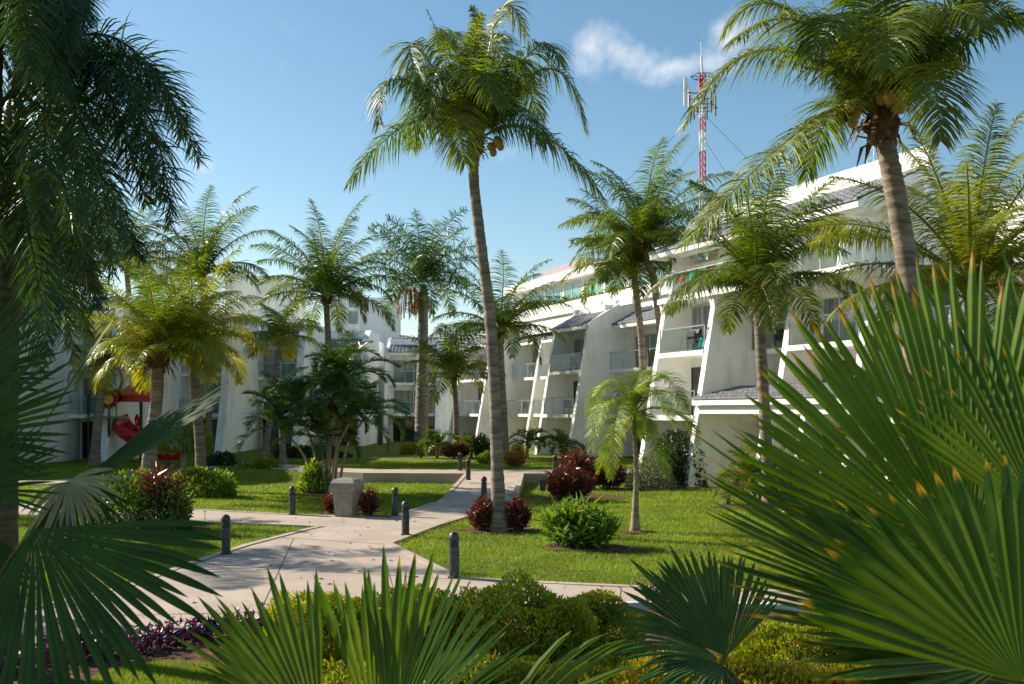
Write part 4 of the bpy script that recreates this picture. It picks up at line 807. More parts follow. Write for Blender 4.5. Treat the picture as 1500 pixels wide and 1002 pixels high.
# dark fan palm at the left edge
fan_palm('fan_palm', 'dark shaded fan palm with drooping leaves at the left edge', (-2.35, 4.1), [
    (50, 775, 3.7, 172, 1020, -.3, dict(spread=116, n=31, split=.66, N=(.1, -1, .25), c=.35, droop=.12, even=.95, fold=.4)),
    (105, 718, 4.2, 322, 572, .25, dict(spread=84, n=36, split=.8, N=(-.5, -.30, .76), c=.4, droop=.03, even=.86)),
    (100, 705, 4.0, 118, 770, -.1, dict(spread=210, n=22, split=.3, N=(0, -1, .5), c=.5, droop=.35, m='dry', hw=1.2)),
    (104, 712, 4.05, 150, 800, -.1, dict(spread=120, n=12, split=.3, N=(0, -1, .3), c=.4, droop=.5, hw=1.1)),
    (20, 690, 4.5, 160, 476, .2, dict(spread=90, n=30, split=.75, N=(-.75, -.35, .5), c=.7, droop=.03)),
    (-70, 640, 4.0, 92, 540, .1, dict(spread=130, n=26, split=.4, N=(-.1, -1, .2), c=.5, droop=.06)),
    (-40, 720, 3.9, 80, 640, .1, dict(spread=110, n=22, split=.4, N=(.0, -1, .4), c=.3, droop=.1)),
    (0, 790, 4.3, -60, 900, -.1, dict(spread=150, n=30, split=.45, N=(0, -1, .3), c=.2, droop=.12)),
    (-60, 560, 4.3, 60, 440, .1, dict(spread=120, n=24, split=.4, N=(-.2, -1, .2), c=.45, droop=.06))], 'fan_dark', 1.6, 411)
# fan palm in the middle foreground
fan_palm('fan_palm', 'green fan palm with split leaves rising from the bottom edge before the hedges', (-1.0, 5.4), [
    (470, 1085, 5.0, 352, 842, .1, dict(spread=58, n=13, split=.36, N=(-.25, -.9, .4), c=.3, droop=.06, even=.85, hw=1.5, tipjit=.1)),
    (455, 1080, 5.2, 300, 885, .1, dict(spread=50, n=12, split=.4, N=(-.4, -.8, .5), c=.4, droop=.18, even=.9, tipjit=.1)),
    (552, 1085, 5.0, 530, 842, .05, dict(spread=34, n=8, split=.45, N=(.4, -.9, .2), c=.35, droop=.02, even=.95, hw=1.6)),
    (572, 1085, 4.9, 592, 806, .05, dict(spread=30, n=7, split=.38, N=(.2, -.95, .1), c=.4, droop=.02, even=.92, hw=1.5)),
    (575, 1080, 5.1, 668, 832, .1, dict(spread=48, n=14, split=.4, N=(.1, -.9, .4), c=.12, droop=.05, even=.9, m='fan_blue')),
    (590, 1085, 5.3, 745, 905, .1, dict(spread=50, n=12, split=.35, N=(.3, -.8, .5), c=.1, droop=.08, m='fan_blue')),
    (700, 1120, 4.8, 915, 905, .0, dict(spread=46, n=9, split=.35, N=(.3, -.7, .6), c=.95, droop=.32, hw=.9, tipjit=.12)),
    (730, 1110, 4.9, 880, 975, .0, dict(spread=40, n=7, split=.35, N=(.3, -.7, .6), c=.9, droop=.4, hw=.9)),
    (440, 1110, 4.7, 330, 985, .0, dict(spread=40, n=6, split=.35, N=(-.3, -.8, .5), c=.9, droop=.3)),
    (860, 1090, 4.7, 760, 985, .0, dict(spread=50, n=6, split=.3, N=(-.3, -.7, .6), c=.85, droop=.4, hw=.8))], 'fan_mid', .75, 421)
fan_palm('fan_palm', 'bluish green fan palm sitting among the hedges left of the large sunlit leaves', (1.62, 8.3), [
    (1062, 962, 8.0, 985, 806, .1, dict(spread=78, n=20, split=.6, N=(-.1, -1, .3), c=.35, droop=.06, hw=1.2)),
    (1066, 960, 8.05, 930, 832, .1, dict(spread=50, n=12, split=.55, N=(.1, -.9, .4), c=.6, droop=.14, hw=1.2)),
    (1052, 965, 8.0, 900, 928, -.2, dict(spread=80, n=18, split=.5, N=(.2, -.6, .8), c=.2, droop=.35)),
    (1066, 960, 8.1, 1078, 812, .2, dict(spread=80, n=20, split=.6, N=(.1, -1, .3), c=.3, droop=.06, hw=1.2)),
    (1060, 975, 7.9, 1000, 1010, -.6, dict(spread=130, n=24, split=.5, N=(0, -.5, .8), c=.05, droop=.5))], 'fan_blue', .35, 431)

# ------------------------------------------------------------------ shrubs and hedges
def shrub(name, label, cat, c, rad, n, L, w, m, group=None, seed=1, up=.3, shell=.5, lumps=5, lumpy=.25, flat=0, accents=None, stems=6, box_=False, low=.0, center_tint=None):
    """leaf-by-leaf shrub: c ground centre, rad = half extents (x, y, height)"""
    global nr
    nr = np.random.default_rng(seed); c = np.asarray(c, float); rx, ry, h = rad; root = thing(name, c, label, cat, group)
    d = nr.normal(size=(n, 3)); d[:, 2] = np.abs(d[:, 2]) * 1.1 - .25; d /= np.linalg.norm(d, axis=1)[:, None]
    if box_:                                           # clipped hedge: squarish section
        k = 1 / np.maximum(np.abs(d[:, :2]).max(1), np.abs(d[:, 2])) ; d = d * (.55 + .45 * k)[:, None] * .82
    f = 1 + lumpy * sum(np.sin(d @ (nr.normal(size=3) * (2.2 + 1.4 * i)) + nr.random() * 6) / (1 + .35 * i) for i in range(lumps)) / 2.2
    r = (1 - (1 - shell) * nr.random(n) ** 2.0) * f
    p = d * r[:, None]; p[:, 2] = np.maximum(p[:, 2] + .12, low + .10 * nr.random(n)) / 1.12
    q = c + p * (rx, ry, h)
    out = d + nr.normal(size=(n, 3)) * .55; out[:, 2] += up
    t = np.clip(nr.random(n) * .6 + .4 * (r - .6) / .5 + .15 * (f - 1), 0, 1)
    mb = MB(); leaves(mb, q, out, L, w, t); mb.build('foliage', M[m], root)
    st = MB()
    for i in range(stems):
        a = nr.random() * 6.28; e = c + np.array((math.cos(a) * rx * .55, math.sin(a) * ry * .55, h * .8)); tube(st, catmull([c + (math.cos(a) * rx * .1, math.sin(a) * ry * .1, -.05), (c + e) / 2 + nr.normal(size=3) * .03, e], 6), [.02, .018, .016, .013, .01, .006], 5)
    st.build('stem', M['twig'], root)
    if accents:
        am, an, al, aw, aname = accents; i = nr.choice(n, an); mb = MB(); cc = np.repeat(q[i] + d[i] * .05, 9, 0) + nr.normal(size=(an * 9, 3)) * .025
        leaves(mb, cc, np.repeat(d[i], 9, 0) + nr.normal(size=(an * 9, 3)) * .8, al, aw); mb.build(aname, M[am], root)
    return root
def rosettes(name, label, cat, c, rad, nst, per, L, w, m, seed=1, group=None, up=.7, low=.0):
    """croton, ginger: upright shoots, each ringed by long leaves"""
    global nr
    nr = np.random.default_rng(seed); c = np.asarray(c, float); rx, ry, h = rad; root = thing(name, c, label, cat, group); mb = MB(); st = MB()
    for i in range(nst):
        a = nr.random() * 6.28; u = math.sqrt(nr.random()); hh = h * (1 - .45 * u * u) * (.7 + .35 * nr.random())
        b = c + np.array((math.cos(a) * rx * u * .45, math.sin(a) * ry * u * .45, -.03)); t = c + np.array((math.cos(a) * rx * u * .88, math.sin(a) * ry * u * .88, hh)); tube(st, catmull([b, (b + t) / 2, t], 5), [.015, .013, .011, .009, .006], 5, cap=False)
        k = np.linspace(.25 + low, 1, per); cc = b + (t - b) * k[:, None]; an = np.arange(per) * 2.4 + nr.random() * 6; dd = np.stack([np.cos(an), np.sin(an), np.full(per, up) + 1.1 * (k - .6) + nr.normal(size=per) * .2], 1)
        leaves(mb, cc, dd, L * (.75 + .35 * np.sin(k * 2.6)), w, np.clip(.15 + .7 * k ** 2 * nr.random(per) + .25 * nr.random() , 0, 1), curl=.35)
    mb.build('foliage', M[m], root); st.build('stem', M['twig'], root); return root
def at(px, py, z=0): return Gd(px, py, z)
rosettes('croton_bush', 'dark red croton bush left of the tall curved trunk', 'shrub', at(708, 777), (.44, .42, .82), 42, 20, .20, .05, 'croton', 501)
rosettes('croton_bush', 'dark red croton bush right of the tall curved trunk', 'shrub', at(757, 777), (.40, .40, .80), 38, 20, .20, .05, 'croton', 502)
rosettes('croton_bush', 'front croton bush of the large dark red bed at the leaning trunk', 'shrub', at(832, 733), (1.0, .6, 1.15), 70, 20, .26, .07, 'croton', 503)
rosettes('croton_bush', 'rear croton bush of the large dark red bed at the leaning trunk', 'shrub', at(852, 716), (1.15, .6, 1.55), 70, 20, .26, .07, 'croton', 504)
rosettes('croton_bush', 'right croton bush of the large dark red bed, past the leaning trunk', 'shrub', at(893, 716), (.75, .6, 1.1), 50, 20, .26, .07, 'croton', 505)
rosettes('croton_bush', 'round dark red croton bush at the right side of the bin', 'shrub', at(539, 755), (.40, .36, .78), 40, 18, .18, .05, 'croton', 506)
rosettes('croton_bush', 'small dark croton half hidden behind the left side of the bin', 'shrub', at(489, 752), (.34, .3, .62), 26, 18, .18, .05, 'croton', 507)
rosettes('ginger_bush', 'bright green leafy ginger bush with one red flower on the lawn', 'shrub', at(846, 800), (.92, .75, .98), 74, 15, .38, .08, 'ginger', 511, up=.45)
q = MB(); c0 = at(852, 797) + np.array((0, -.5, .75)); nr = np.random.default_rng(5); leaves(q, np.repeat(c0[None], 26, 0) + np.stack([np.zeros(26), np.zeros(26), np.linspace(0, .12, 26)], 1), nr.normal(size=(26, 3)) + (0, 0, 1.2), .10, .045); q.build('flower', M['petal'], [o for o in bpy.data.objects if o.name == 'ginger_bush'][0])
shrub('hibiscus_bush', 'large dark green bush with red flowers by the cross path', 'shrub', at(205, 778), (1.55, 1.0, 1.25), 4200, .13, .075, 'shrub', seed=521, accents=('petal', 26, .06, .045, 'flower'), lumpy=.35)
rosettes('cordyline', 'spiky crimson cordyline poking out of the flowering bush', 'shrub', at(236, 778) + np.array((0, -.2, .25)), (.5, .4, 1.35), 12, 22, .5, .06, 'croton', 522, up=.8)
shrub('green_bush', 'light green bush at the base of the orange-yellow palm', 'shrub', at(296, 727), (1.15, .7, .95), 3000, .15, .085, 'shrub_bright', seed=523)
shrub('green_bush', 'rounded green bush alone on the left lawn near the walkway', 'shrub', at(384, 697), (.95, .7, .72), 2400, .15, .085, 'shrub_bright', seed=524)
shrub('dark_bush', 'very dark low bush between topiary and green bush', 'shrub', at(326, 692), (.9, .6, .85), 2200, .14, .08, 'shrub_dark', seed=525)
shrub('green_bush', 'yellow-green broad-leaved bush at the foot of the areca clump', 'shrub', at(462, 722), (.55, .45, 1.0), 1300, .17, .095, 'shrub_bright', seed=526)
shrub('dark_bush', 'low dark bush at the base of the shaded facade behind the leaning palm', 'shrub', P(455, 660, 58) * (1, 1, 0) + (0, 0, ZB), (2.2, .7, .6), 2400, .16, .09, 'shrub_dark', seed=527)
# topiary ball on its trunk
tb = P(268, 690, 46) * (1, 1, 0) + (0, 0, .32)
tp = shrub('topiary_tree', 'round clipped light green tree beside the red slide', 'tree', tb + np.array((0, 0, .75)), (1.25, 1.1, 1.75), 6000, .11, .065, 'shrub_bright', seed=531, lumpy=.1, shell=.7, stems=4)
q = MB(); tube(q, catmull([tb + (0, 0, -.1), tb + (.04, 0, .6), tb + (0, 0, 1.6)], 12), np.linspace(.14, .09, 12), 10); q.build('trunk', M['bark_grey'], tp)
c = P(614, 668, 63) * (1, 1, 0) + (0, 0, ZB); shrub('golden_hedge', 'low clipped golden hedge around the foot of the royal palm', 'hedge', c, (1.45, 1.0, .72), 3600, .11, .06, 'duranta_gold', seed=541, box_=True, lumpy=.08)
for x, y, w, h, mm, lab, sd in ((668, 671, .85, .8, 'croton', 'dark red croton right of the golden hedge, in front of the far fins', 542), (706, 672, .85, 1.35, 'shrub_dark', 'tall blackish bush just left of the tall curved trunk by the far fins', 543), (757, 684, .6, .95, 'croton_gold', 'red and yellow croton at the foot of the slender palm behind the tall trunk', 544), (655, 668, .5, .5, 'croton', 'small red croton at the right end of the golden hedge', 545)):
    c = P(x, y, F * (HC - ZB) / (y - 603)); c[2] = ZB; rosettes('croton_bush' if 'croton' in mm else 'dark_bush', lab, 'shrub', c, (w, w * .7, h), 44, 16, .28, .085, mm, sd)
c = P(722, 678, 51) * (1, 1, 0) + (0, 0, ZB); shrub('green_bush', 'low bright green ground bush between dark bush and slender palm', 'shrub', c, (.7, .5, .55), 1200, .16, .09, 'shrub_bright', seed=546)
# bushes at the right, in front of the building
shrub('grey_bush', 'grey-green small-leaved bush at the right of the sunny lawn', 'shrub', at(958, 716), (.9, .7, 1.25), 3200, .10, .05, 'grey_shrub', seed=551)
shrub('dark_bush', 'dark glossy bush behind the young palm in front of the blue panel', 'shrub', at(990, 712), (1.3, .9, 2.0), 4200, .16, .09, 'shrub_dark', seed=552)
cane_palm('small_palm', 'low arching palm clump beneath the porch palm', 'palm', at(1130, 738), [(0, 0, 0, 0, .9), (.3, .1, .3, 0, .8), (-.3, .1, -.4, 0, .7)], 'coco', 1.6, 9, .42, .04, 44, 553, r=.06)
shrub('yellow_bush', 'yellow-green spindly bush in front of the porch glass', 'shrub', at(1178, 735), (.75, .6, 1.35), 2600, .18, .05, 'duranta', seed=554, lumpy=.4)
shrub('dark_bush', 'shaded bush at the right edge of the lawn behind the fan palm', 'shrub', at(1290, 760), (2.4, .9, 1.6), 4200, .15, .085, 'shrub_dark', seed=555)
# clipped hedges in the foreground bed
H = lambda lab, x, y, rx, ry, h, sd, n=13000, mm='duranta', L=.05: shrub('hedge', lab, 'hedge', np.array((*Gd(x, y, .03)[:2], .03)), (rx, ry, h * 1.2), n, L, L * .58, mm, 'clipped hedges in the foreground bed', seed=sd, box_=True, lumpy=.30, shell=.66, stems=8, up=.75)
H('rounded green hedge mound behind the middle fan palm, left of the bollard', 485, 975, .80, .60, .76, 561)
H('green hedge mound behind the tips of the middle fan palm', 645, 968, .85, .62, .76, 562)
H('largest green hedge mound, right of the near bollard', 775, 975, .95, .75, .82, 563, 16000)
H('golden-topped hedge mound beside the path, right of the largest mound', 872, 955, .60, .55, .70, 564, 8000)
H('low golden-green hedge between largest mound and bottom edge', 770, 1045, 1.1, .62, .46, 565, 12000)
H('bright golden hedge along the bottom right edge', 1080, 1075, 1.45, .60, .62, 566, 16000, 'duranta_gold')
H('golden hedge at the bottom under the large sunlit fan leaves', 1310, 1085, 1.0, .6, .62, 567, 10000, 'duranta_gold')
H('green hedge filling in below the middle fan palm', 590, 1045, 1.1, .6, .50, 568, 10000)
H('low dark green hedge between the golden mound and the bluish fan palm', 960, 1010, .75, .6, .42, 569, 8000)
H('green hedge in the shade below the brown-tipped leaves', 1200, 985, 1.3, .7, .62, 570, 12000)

# purple groundcover along the kerb
def purple():
    line = catmull([np.array((*p, 0)) for p in g2([(-20, 990), (90, 970), (180, 958), (260, 945), (354, 932), (420, 926)])], 200); n = 260; mb = MB()
    for i in range(n):
        b = line[nr.integers(200)] + np.array((nr.normal() * .12, -.18 + nr.normal() * .16, .02)); h = .10 + .22 * nr.random(); t = b + np.array((nr.normal() * .06, nr.normal() * .06, h)); k = np.linspace(.2, 1, 8)
        leaves(mb, b + (t - b) * k[:, None], nr.normal(size=(8, 3)) + (0, 0, .5), .12, .035)
    mb.build('purple_groundcover', M['purple'], kind='stuff')
nr = np.random.default_rng(77); purple()
nr = np.random.default_rng(78)
q = MB(); n = 420; b = np.array([(*Gd(950 + 40 * nr.random(), 880 + 18 * nr.random(), 0)[:2], .05 + .25 * nr.random()) for _ in range(n)]); leaves(q, b, nr.normal(size=(n, 3)) + (0, 0, .5), .10, .035); q.build('purple_plant', M['purple'], base=(b[0][0], b[0][1], 0), label='purple-leaved plant at the white kerb by the bluish fan palm', category='plant')

# ------------------------------------------------------------------ street furniture
def bollard0():
    o = thing('bollard', (0, 0, 0), 'bollard', 'bollard light', 'dark grey bollard lights along the paths'); r = .092
    q = MB(); lathe(q, (0, 0, 0), [(r * 1.25, 0), (r * 1.25, .03), (r, .04), (r, .50), (r * .98, .56)], 20); q.build('post', M['dark_metal'], o, smooth=False)
    q = MB(); lathe(q, (0, 0, 0), [(r * .55, .56), (r * .55, .70)], 14); q.build('lamp', M['lamp_glass'], o, smooth=True)
    q = MB()
    for z in (.575, .61, .645): lathe(q, (0, 0, z), [(r * .56, .014), (r * 1.04, 0), (r * 1.04, .010), (r * .56, .024)], 20)
    for k in range(4):
        a = k * 1.571 + .5; tube(q, [(math.cos(a) * r * .9, math.sin(a) * r * .9, .55), (math.cos(a) * r * .9, math.sin(a) * r * .9, .70)], .009, 5)
    q.build('louvre', M['dark_metal'], o)
    q = MB(); lathe(q, (0, 0, 0), [(r * .5, .683), (r * 1.04, .685), (r * 1.04, .72), (r * .98, .755), (r * .8, .795), (r * .45, .822), (.002, .832)], 20); q.build('cap', M['dark_metal'], o, smooth=True)
    return o
BL = [(665, 848, 0, 'nearest dark bollard light at the corner of the sunny lawn'), (594, 785, 0, 'bollard light at the right bend of the path junction'), (579, 757, 0, 'bollard light at the grass corner where the ramp begins'), (428, 755, 0, 'bollard light on the cross path left of the bin'),
      (709, 736, .12, 'bollard light at the ramp edge beside the tall curved trunk'), (674, 690, ZB, 'rear bollard light of the pair at the top of the ramp'), (686, 703, ZB, 'front bollard light of the pair at the top of the ramp'), (331, 813, 0, 'bollard light partly behind the dark left fan leaf'),
      (813, 695, ZB, 'bollard light on the walkway behind the large red croton bed'), (245, 700, 0, 'far bollard light beside the red slide'), (104, 768, 0, 'bollard light at the left behind the dark fan palm')]
pb = bollard0()
for i, (x, y, z, lab) in enumerate(BL):
    o = pb if i == 0 else copy_tree(pb); c = Gd(x, y, z); o.location = (c[0], c[1], z + (.02 if z == 0 else .0)); o['label'] = lab; o.rotation_euler.z = i * .4
def litter_bin():
    c = Gd(508, 757, 0); o = thing('litter_bin', (c[0], c[1], .02), 'taupe plastic litter bin with hooded swing top beside the cross path', 'litter bin'); R0 = np.array(c) + (0, 0, .02); ang = -.25
    def tb(q, z0, z1, a0, a1, b0, b1):
        hexa(q, [R0 + np.array((x * math.cos(ang) - y * math.sin(ang), x * math.sin(ang) + y * math.cos(ang), z)) for z, a, b in ((z0, a0, b0), (z1, a1, b1)) for x, y in ((-a, -b), (-a, b), (a, b), (a, -b))])
    q = MB(); tb(q, 0, .70, .25, .305, .25, .305); tb(q, .701, .735, .335, .335, .335, .335)
    for x in (-.2, -.1, 0, .1, .2):
        k = np.array((x, -.30, .04)); hexa(q, [R0 + np.array((px * math.cos(ang) - py * math.sin(ang), px * math.sin(ang) + py * math.cos(ang), z)) for z, off in ((.05, .257), (.66, .306)) for px, py in ((x - .012, -off - .004), (x - .012, -off + .02), (x + .012, -off + .02), (x + .012, -off - .004))])
    q.build('body', M['bin'], o)
    q = MB(); tb(q, .736, .80, .375, .39, .375, .39); tb(q, .8005, .96, .39, .36, .385, .35); tb(q, .9605, 1.05, .36, .30, .35, .26); tb(q, 1.0505, 1.09, .30, .19, .26, .15); h = q.build('hood', M['bin'], o)
    q = MB(); tb(q, .825, .945, .26, .25, .395, .37); h2 = q.build('flap', M['bin'], h)
litter_bin()
def slide():
    Y = 54; S = Y / F; c = P(212, 680, Y); c[2] = .33; o = thing('playground_slide', c, 'red spiral playground slide with orange roof and sunflower panel among the left palms', 'playground slide')
    cx, cy = c[0] - .2, c[1]
    def trough(path, r, nm, m):
        q = MB(); T = np.gradient(path, axis=0); T /= np.linalg.norm(T, axis=1)[:, None]; Sd = np.cross(T, (0, 0, 1)); Sd /= np.linalg.norm(Sd, axis=1)[:, None]; U = np.cross(Sd, T); an = np.linspace(-2.0, 2.0, 13)
        out = path[:, None] + r * (Sd[:, None] * np.sin(an)[None, :, None] - U[:, None] * np.cos(an)[None, :, None]); n, k = out.shape[:2]; i = np.arange(n - 1)[:, None] * k; j = np.arange(k - 1)[None]
        q.add(out.reshape(-1, 3), np.stack([i + j, i + j + 1, i + k + j + 1, i + k + j], -1).reshape(-1, 4)); b = q.build(nm, M[m], o, smooth=True); md = b.modifiers.new('thick', 'SOLIDIFY'); md.thickness = .06; return b
    t = np.linspace(0, 1, 60); a = 2.4 + t * 5.0; path = np.stack([cx + np.cos(a) * .8, cy + np.sin(a) * .8, c[2] + 2.35 - 1.95 * t], 1)
    ex = path[-1] + np.linspace(0, 1, 8)[1:, None] * np.array((1.5, -.2, -.12)); trough(np.vstack([path, ex]), .52, 'chute', 'red')
    q = MB(); tube(q, [(cx, cy, c[2] - .1), (cx, cy, c[2] + 4.2)], .09, 10); q.build('pole', M['black'], o)
    for dx, dy in ((-2.6, -.6), (-1.5, -.6), (-2.6, .6), (-1.5, .6)):
        q = MB(); tube(q, [(cx + dx, cy + dy, c[2] - .1), (cx + dx, cy + dy, c[2] + 3.6)], .07, 8); q.build('post', M['black'], o)
    q = MB(); box(q, cx - 2.75, cx - 1.0, cy - .75, cy + .75, c[2] + 2.3, c[2] + 2.42); q.build('deck', M['green_pl'], o)
    q = MB(); lathe(q, (cx - .05, cy, c[2] + 3.55), [(1.05, 0), (.95, .25), (.6, .55), (.3, .7)], 16); rf = q.build('roof', M['orange'], o, smooth=True)
    q = MB(); ball(q, (cx - .05, cy, c[2] + 4.42), .34, 12); q.build('knob', M['yellow'], rf, smooth=True)
    q = MB(); lathe(q, (cx - .05, cy, c[2] + 3.05), [(.98, .15), (1.0, .5)], 16); q.build('canopy_band', M['red'], o)
    for (x, y, r, m1, m2) in ((159, 585, .5, 'red', 'yellow'), (170, 580, .38, 'yellow', 'orange')):
        k = P(x, y, Y - .8 + (x == 170) * .3); q = MB()
        for i in range(14):
            an = i * 2 * math.pi / 14; d = np.array((math.cos(an), 0, math.sin(an))); s = np.array((-d[2], 0, d[0])); th = np.array((0, .06, 0)); e = [k + d * r * .5 - s * .12, k + d * r * .85 - s * .13, k + d * r * 1.05, k + d * r * .85 + s * .13, k + d * r * .5 + s * .12]
            q.add(e + [z + th for z in e], [(0, 1, 3, 4), (5, 6, 8, 9), (0, 1, 6, 5), (4, 3, 8, 9)]); q.add(e[1:4] + [z + th for z in e[1:4]], [(0, 1, 2), (3, 4, 5)]); q.add(e[1:4] + [z + th for z in e[1:4]], [(0, 1, 4, 3), (1, 2, 5, 4)])
        f = q.build('flower_panel', M[m1], o); q = MB(); tube(q, [k - (0, .03, 0), k + (0, .09, 0)], r * .56, 18); q.build('flower_centre', M[m2], f)
        q = MB(); tube(q, [(k[0], k[1] + .03, c[2] + 2.4), (k[0], k[1] + .03, k[2] - r * .4)], .04, 6); q.build('flower_stalk', M['green_pl'], o)
slide()
def mast():
    Y = 84; c = P(1029, 300, Y); z0 = 12.9; o = thing('antenna_mast', (c[0], Y, z0), 'red and white guyed antenna mast standing behind the hotel roof', 'antenna mast')
    m2 = lambda py: HC - (py - 603) / F * Y
    lv = [(z0 - .5, 'mast_white'), (m2(262), 'mast_red'), (m2(222), 'mast_white'), (m2(192), 'mast_red'), (m2(172), 'mast_white'), (m2(137), 'mast_red'), (m2(108), None)]
    x0 = c[0]
    for (za, m), (zb, _) in zip(lv[:-1], lv[1:]):
        q = MB(); rr = .27; legs = [(x0 + math.cos(a) * rr, Y + math.sin(a) * rr) for a in (.3, 2.39, 4.49)]
        for l in legs: tube(q, [(*l, za), (*l, zb)], .055, 6)
        n = max(2, int((zb - za) / .55))
        for k in range(n):
            a, b = za + (zb - za) * k / n, za + (zb - za) * (k + 1) / n
            for i in range(3): tube(q, [(*legs[i], a), (*legs[(i + 1) % 3], b)], .025, 4); tube(q, [(*legs[i], b), (*legs[(i + 1) % 3], b)], .022, 4)
        q.build('mast_section', M[m], o)
    q = MB(); tube(q, [(x0, Y, m2(110)), (x0 - .1, Y, m2(82))], .09, 8); tube(q, [(x0 - .1, Y, m2(82)), (x0 - .15, Y, m2(60))], .025, 5); tube(q, [(x0 - .5, Y, m2(61)), (x0 + .2, Y, m2(60))], .03, 5); q.build('lightning_rod', M['mast_white'], o)
    for (xa, ya, yb, dy) in ((1003, 117, 158, -.5), (1046, 110, 150, .4), (1012, 128, 158, .7), (1040, 132, 160, -.6)):
        q = MB(); x = P(xa, 0, Y)[0]; h0, h1 = m2(yb), m2(ya); w = .16 if xa in (1003, 1046) else .11; box(q, x - w, x + w, Y + dy - .1, Y + dy + .1, h0, h1); a = q.build('panel_antenna', M['mast_white'], o)
        q = MB()
        z = (h0 + h1) / 2; tube(q, [(x, Y + dy, h0 + .2), (x, Y + dy * .8, z), (x0, Y, z)], .05, 5)
        q.build('bracket', M['black'], a)
    q = MB(); z = m2(150)
    for z, r in ((m2(158), 1.25), (m2(112), 1.0)):
        pts = [(x0 + math.cos(a) * r, Y + math.sin(a) * r, z) for a in np.linspace(0, 2 * math.pi, 7)]
        for a, b in zip(pts[:-1], pts[1:]): tube(q, [a, b], .035, 5); tube(q, [a, (x0, Y, z)], .03, 5)
    for a in np.linspace(0, 5.2, 6): tube(q, [(x0 + math.cos(a) * 1.1, Y + math.sin(a) * 1.1, m2(170)), (x0 + math.cos(a) * 1.1, Y + math.sin(a) * 1.1, m2(140))], .07, 6)
    tube(q, [(x0, Y, m2(172)), (x0, Y, m2(110))], .06, 6)
    q.build('antenna_ring', M['black'], o)
    q = MB(); box(q, x0 - .35, x0 - .05, Y - .4, Y - .1, m2(128), m2(117)); q.build('warning_light', M['mast_red'], o)
    for (tx, ty, ay) in ((850, 330, 160), (1190, 330, 165), (1120, 340, 200), (930, 330, 205)):
        q = MB(); tube(q, [(x0, Y, m2(ay)), P(tx, ty, Y + 3)], .018, 4); q.build('guy_wire', M['black'], o)
    o2 = thing('roof_antenna', P(1279, 243, 44), 'thin lattice antenna on the roof parapet behind the big coconut palm', 'antenna'); k = P(1275, 243, 44); q = MB()
    for dx in (-.15, .15): tube(q, [(k[0] + dx, 44, 11.5), (k[0] + dx, 44, P(0, 208, 44)[2])], .025, 5)
    for z in np.arange(12, P(0, 208, 44)[2], .35): tube(q, [(k[0] - .15, 44, z), (k[0] + .15, 44, z + .2)], .015, 4)
    q.build('antenna_frame', M['mast_white'], o2)
mast()
def small_things():
    c = Gd(795, 735, 0); o = thing('garden_sign', (c[0], c[1], 0), 'small dark garden sign on a thin stake beside the croton bed', 'sign')
    q = MB(); tube(q, [(c[0], c[1], -.05), (c[0], c[1], .5)], .012, 6); q.build('stake', M['black'], o)
    q = MB(); box(q, c[0] - .1, c[0] + .1, c[1] - .02, c[1] - .013, .36, .72); q.build('board', M['dark_frame'], o)
    c = Gd(519, 690, 0); o = thing('garden_sign', (c[0], c[1] + 2, .3), 'small white garden sign seen through the areca clump', 'sign'); y = c[1] + 2
    q = MB(); tube(q, [(c[0] - .1, y, .25), (c[0] - .1, y, 1.5)], .02, 6); q.build('stake', M['black'], o)
    q = MB(); box(q, c[0] - .28, c[0] + .08, y - .03, y - .021, 1.35, 1.75); q.build('board', M['trim'], o)
    c = Gd(309, 935, .03); o = thing('spotlight', (c[0], c[1], .03), 'black garden spotlight on the soil beside the white kerb', 'spotlight'); k = np.array((c[0], c[1], .03))
    q = MB(); tube(q, [k - (0, 0, .06), k + (0, 0, .1)], .015, 6); q.build('spike', M['black'], o)
    q = MB(); d = nrm((.35, -1, .35)); lathe(q, (0, 0, 0), [(.02, -.09), (.055, -.07), (.07, .06), (.075, .09), (.066, .09), (.06, .06)], 16); rot = np.array(Vector(d).to_track_quat('Z', 'Y').to_matrix()); q.v[-1] = q.v[-1] @ rot.T + k + (0, 0, .16); q.build('housing', M['black'], o)
    q = MB(); tube(q, [k + (0, 0, .16) + d * .05, k + (0, 0, .16) + d * .062], .058, 16); q.build('lens', M['dark_glass'], o)
    c = P(557, 650, 80); c[2] = ZB; o = thing('lamp_post', c, 'black lamp post in front of the ground floor patio left of the royal palm', 'lamp post')
    q = MB(); tube(q, [(c[0], c[1], ZB - .1), (c[0], c[1], 2.9)], .16, 8); q.build('post', M['black'], o); q = MB(); lathe(q, (c[0], c[1], 2.9), [(.1, 0), (.2, .1), (.2, .4), (.05, .55)], 10); q.build('lantern', M['trim'], o)
small_things()
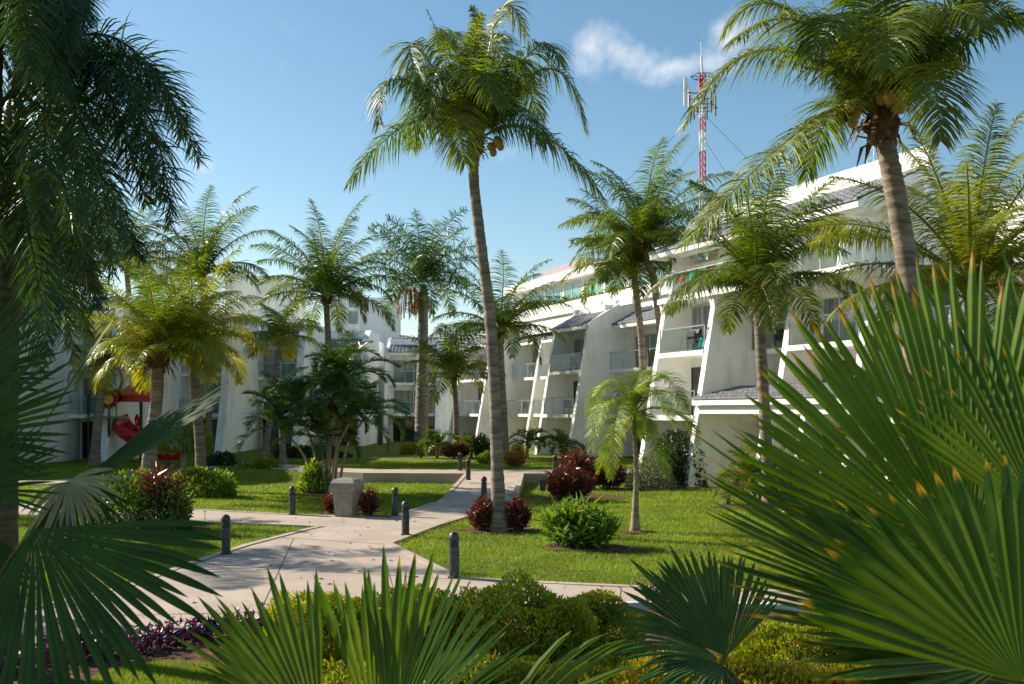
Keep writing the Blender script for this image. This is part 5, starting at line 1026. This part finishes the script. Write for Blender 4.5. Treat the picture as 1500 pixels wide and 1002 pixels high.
# ------------------------------------------------------------------ balcony furniture
def patio_chair(loc, ang, label, group='dark wicker balcony chairs'):
    o = thing('patio_chair', loc, label, 'chair', group); L0 = np.array(loc)
    def bx(nm, x0, x1, y0, y1, z0, z1):
        q = MB(); hexa(q, [L0 + np.array((x * math.cos(ang) - y * math.sin(ang), x * math.sin(ang) + y * math.cos(ang), z)) for z in (z0, z1) for x, y in ((x0, y0), (x0, y1), (x1, y1), (x1, y0))]); q.build(nm, M['chair'], o)
    bx('seat', -.27, .27, -.26, .26, .38, .44); bx('backrest', -.27, .27, .2, .26, .445, .88)
    for x in (-.26, .22): bx('armrest', x, x + .04, -.26, .195, .62, .66)
    for x in (-.26, .22):
        for y in (-.25, .21): bx('leg', x, x + .04, y, y + .04, 0, .378 if y > 0 else .618)
def patio_table(loc, label):
    o = thing('patio_table', loc, label, 'table', 'small balcony tables'); l = np.array(loc); q = MB(); lathe(q, l, [(.02, .62), (.33, .62), (.33, .65), (.01, .652)], 16); q.build('tabletop', M['chair'], o)
    q = MB(); tube(q, [l + (0, 0, .03), l + (0, 0, .62)], .03, 8); q.build('leg', M['chair'], o); q = MB(); lathe(q, l, [(.22, 0), (.22, .02), (.03, .035)], 12); q.build('base', M['chair'], o)
def furnish():
    names = {'sA': 'farthest bay', 'sB': 'second farthest bay', 'sD': 'bay beside the narrow fin', 'sE': 'bay right of the wide grey fin', 'sG': 'bay right of the towel balcony'}
    for k, e, p2, dp in (('sA', 'sB', 28.7, 1.0), ('sB', 'sC', 30.8, 1.0), ('sD', 'sE', 27.8, 1.0), ('sE', None, 29.6, 1.0), ('sG', 'sH', 25.5, 1.0)):
        s0 = SS[k] - .6; s1 = (SS[e] if e else 44.5) + .6; m = s0 + (s1 - s0) * .62
        for fl, z in (('top', FL[2]), ('middle', FL[1])):
            if k == 'sG' and fl == 'middle': continue
            p = p_at(p2, z) + dp
            patio_chair(FR1.w(m + .62, p, z), .6, f'left dark chair on the {fl} balcony of the {names[k]}'); patio_chair(FR1.w(m - .62, p, z), -1.9, f'right dark chair on the {fl} balcony of the {names[k]}')
            patio_table(FR1.w(m, p + .1, z), f'small round table on the {fl} balcony of the {names[k]}')
    # the balcony with towels
    z = FL[2]; p = p_at(23.4, z) + .5; s0, s1 = SS['sF'], SS['sG']
    for f, m, lab in ((.52, 'cloth_multi', 'patterned brown towel hung over a balcony chair'), (.72, 'cloth_teal', 'bright teal towel draped on the balcony table'), (.9, 'cloth_multi', 'blue patterned towel at the right end of the towel balcony')):
        a = s0 + (s1 - s0) * f; c = FR1.w(a, p + .25, z)
        patio_chair(c, 2.0, 'dark chair under the ' + lab.split(' hung')[0].split(' draped')[0].split(' at ')[0], 'chairs on the towel balcony') if f != .72 else patio_table(c, 'table under the teal towel')
        q = MB(); U = np.linspace(-.36, .36, 10); V = np.linspace(0, 1, 9); h = .93 if f != .72 else .68; g = []
        for v in V:
            for u in U:
                y = (v - .5) * .56; zz = h + .01 - max(0, abs(v - .5) - .2) * (1.3 if f != .72 else 1.7) + .015 * math.sin(u * 17); g.append(np.array(FR1.w(a + u, p + .25 + y * .55 + .02 * math.sin(u * 20), z + zz)))
        i = np.arange(8)[:, None] * 10; j = np.arange(9)[None]; q.add(g, np.stack([i + j, i + j + 1, i + 11 + j, i + 10 + j], -1).reshape(-1, 4)); q.build('towel', M[m], base=c, label=lab, category='towel', smooth=True)
    for f, m in ((.12, 'cloth_pink'), (.3, 'cloth_pink'), (.2, 'cloth_teal')):
        a = 36.6 - f * 12; c = FR1.w(a, 23.75, 7.85); q = MB(); g = []
        for v in np.linspace(0, 1, 7):
            for u in np.linspace(-.3, .3, 8): g.append(FR1.w(a + u, 23.62 + .18 * v * (v < .6) + .012 * math.sin(u * 25), 7.85 + 1.03 - .75 * abs(v - .35)))
        i = np.arange(6)[:, None] * 8; j = np.arange(7)[None]; q.add(g, np.stack([i + j, i + j + 1, i + 9 + j, i + 8 + j], -1).reshape(-1, 4))
        q.build('towel', M[m], base=c, category='towel', smooth=True, label={.12: 'pink towel at the far end of the upper balcony rail', .3: 'pink towel nearest the porch palm crown on the upper balcony rail', .2: 'teal towel between two pink ones on the upper balcony rail'}[f])
furnish()
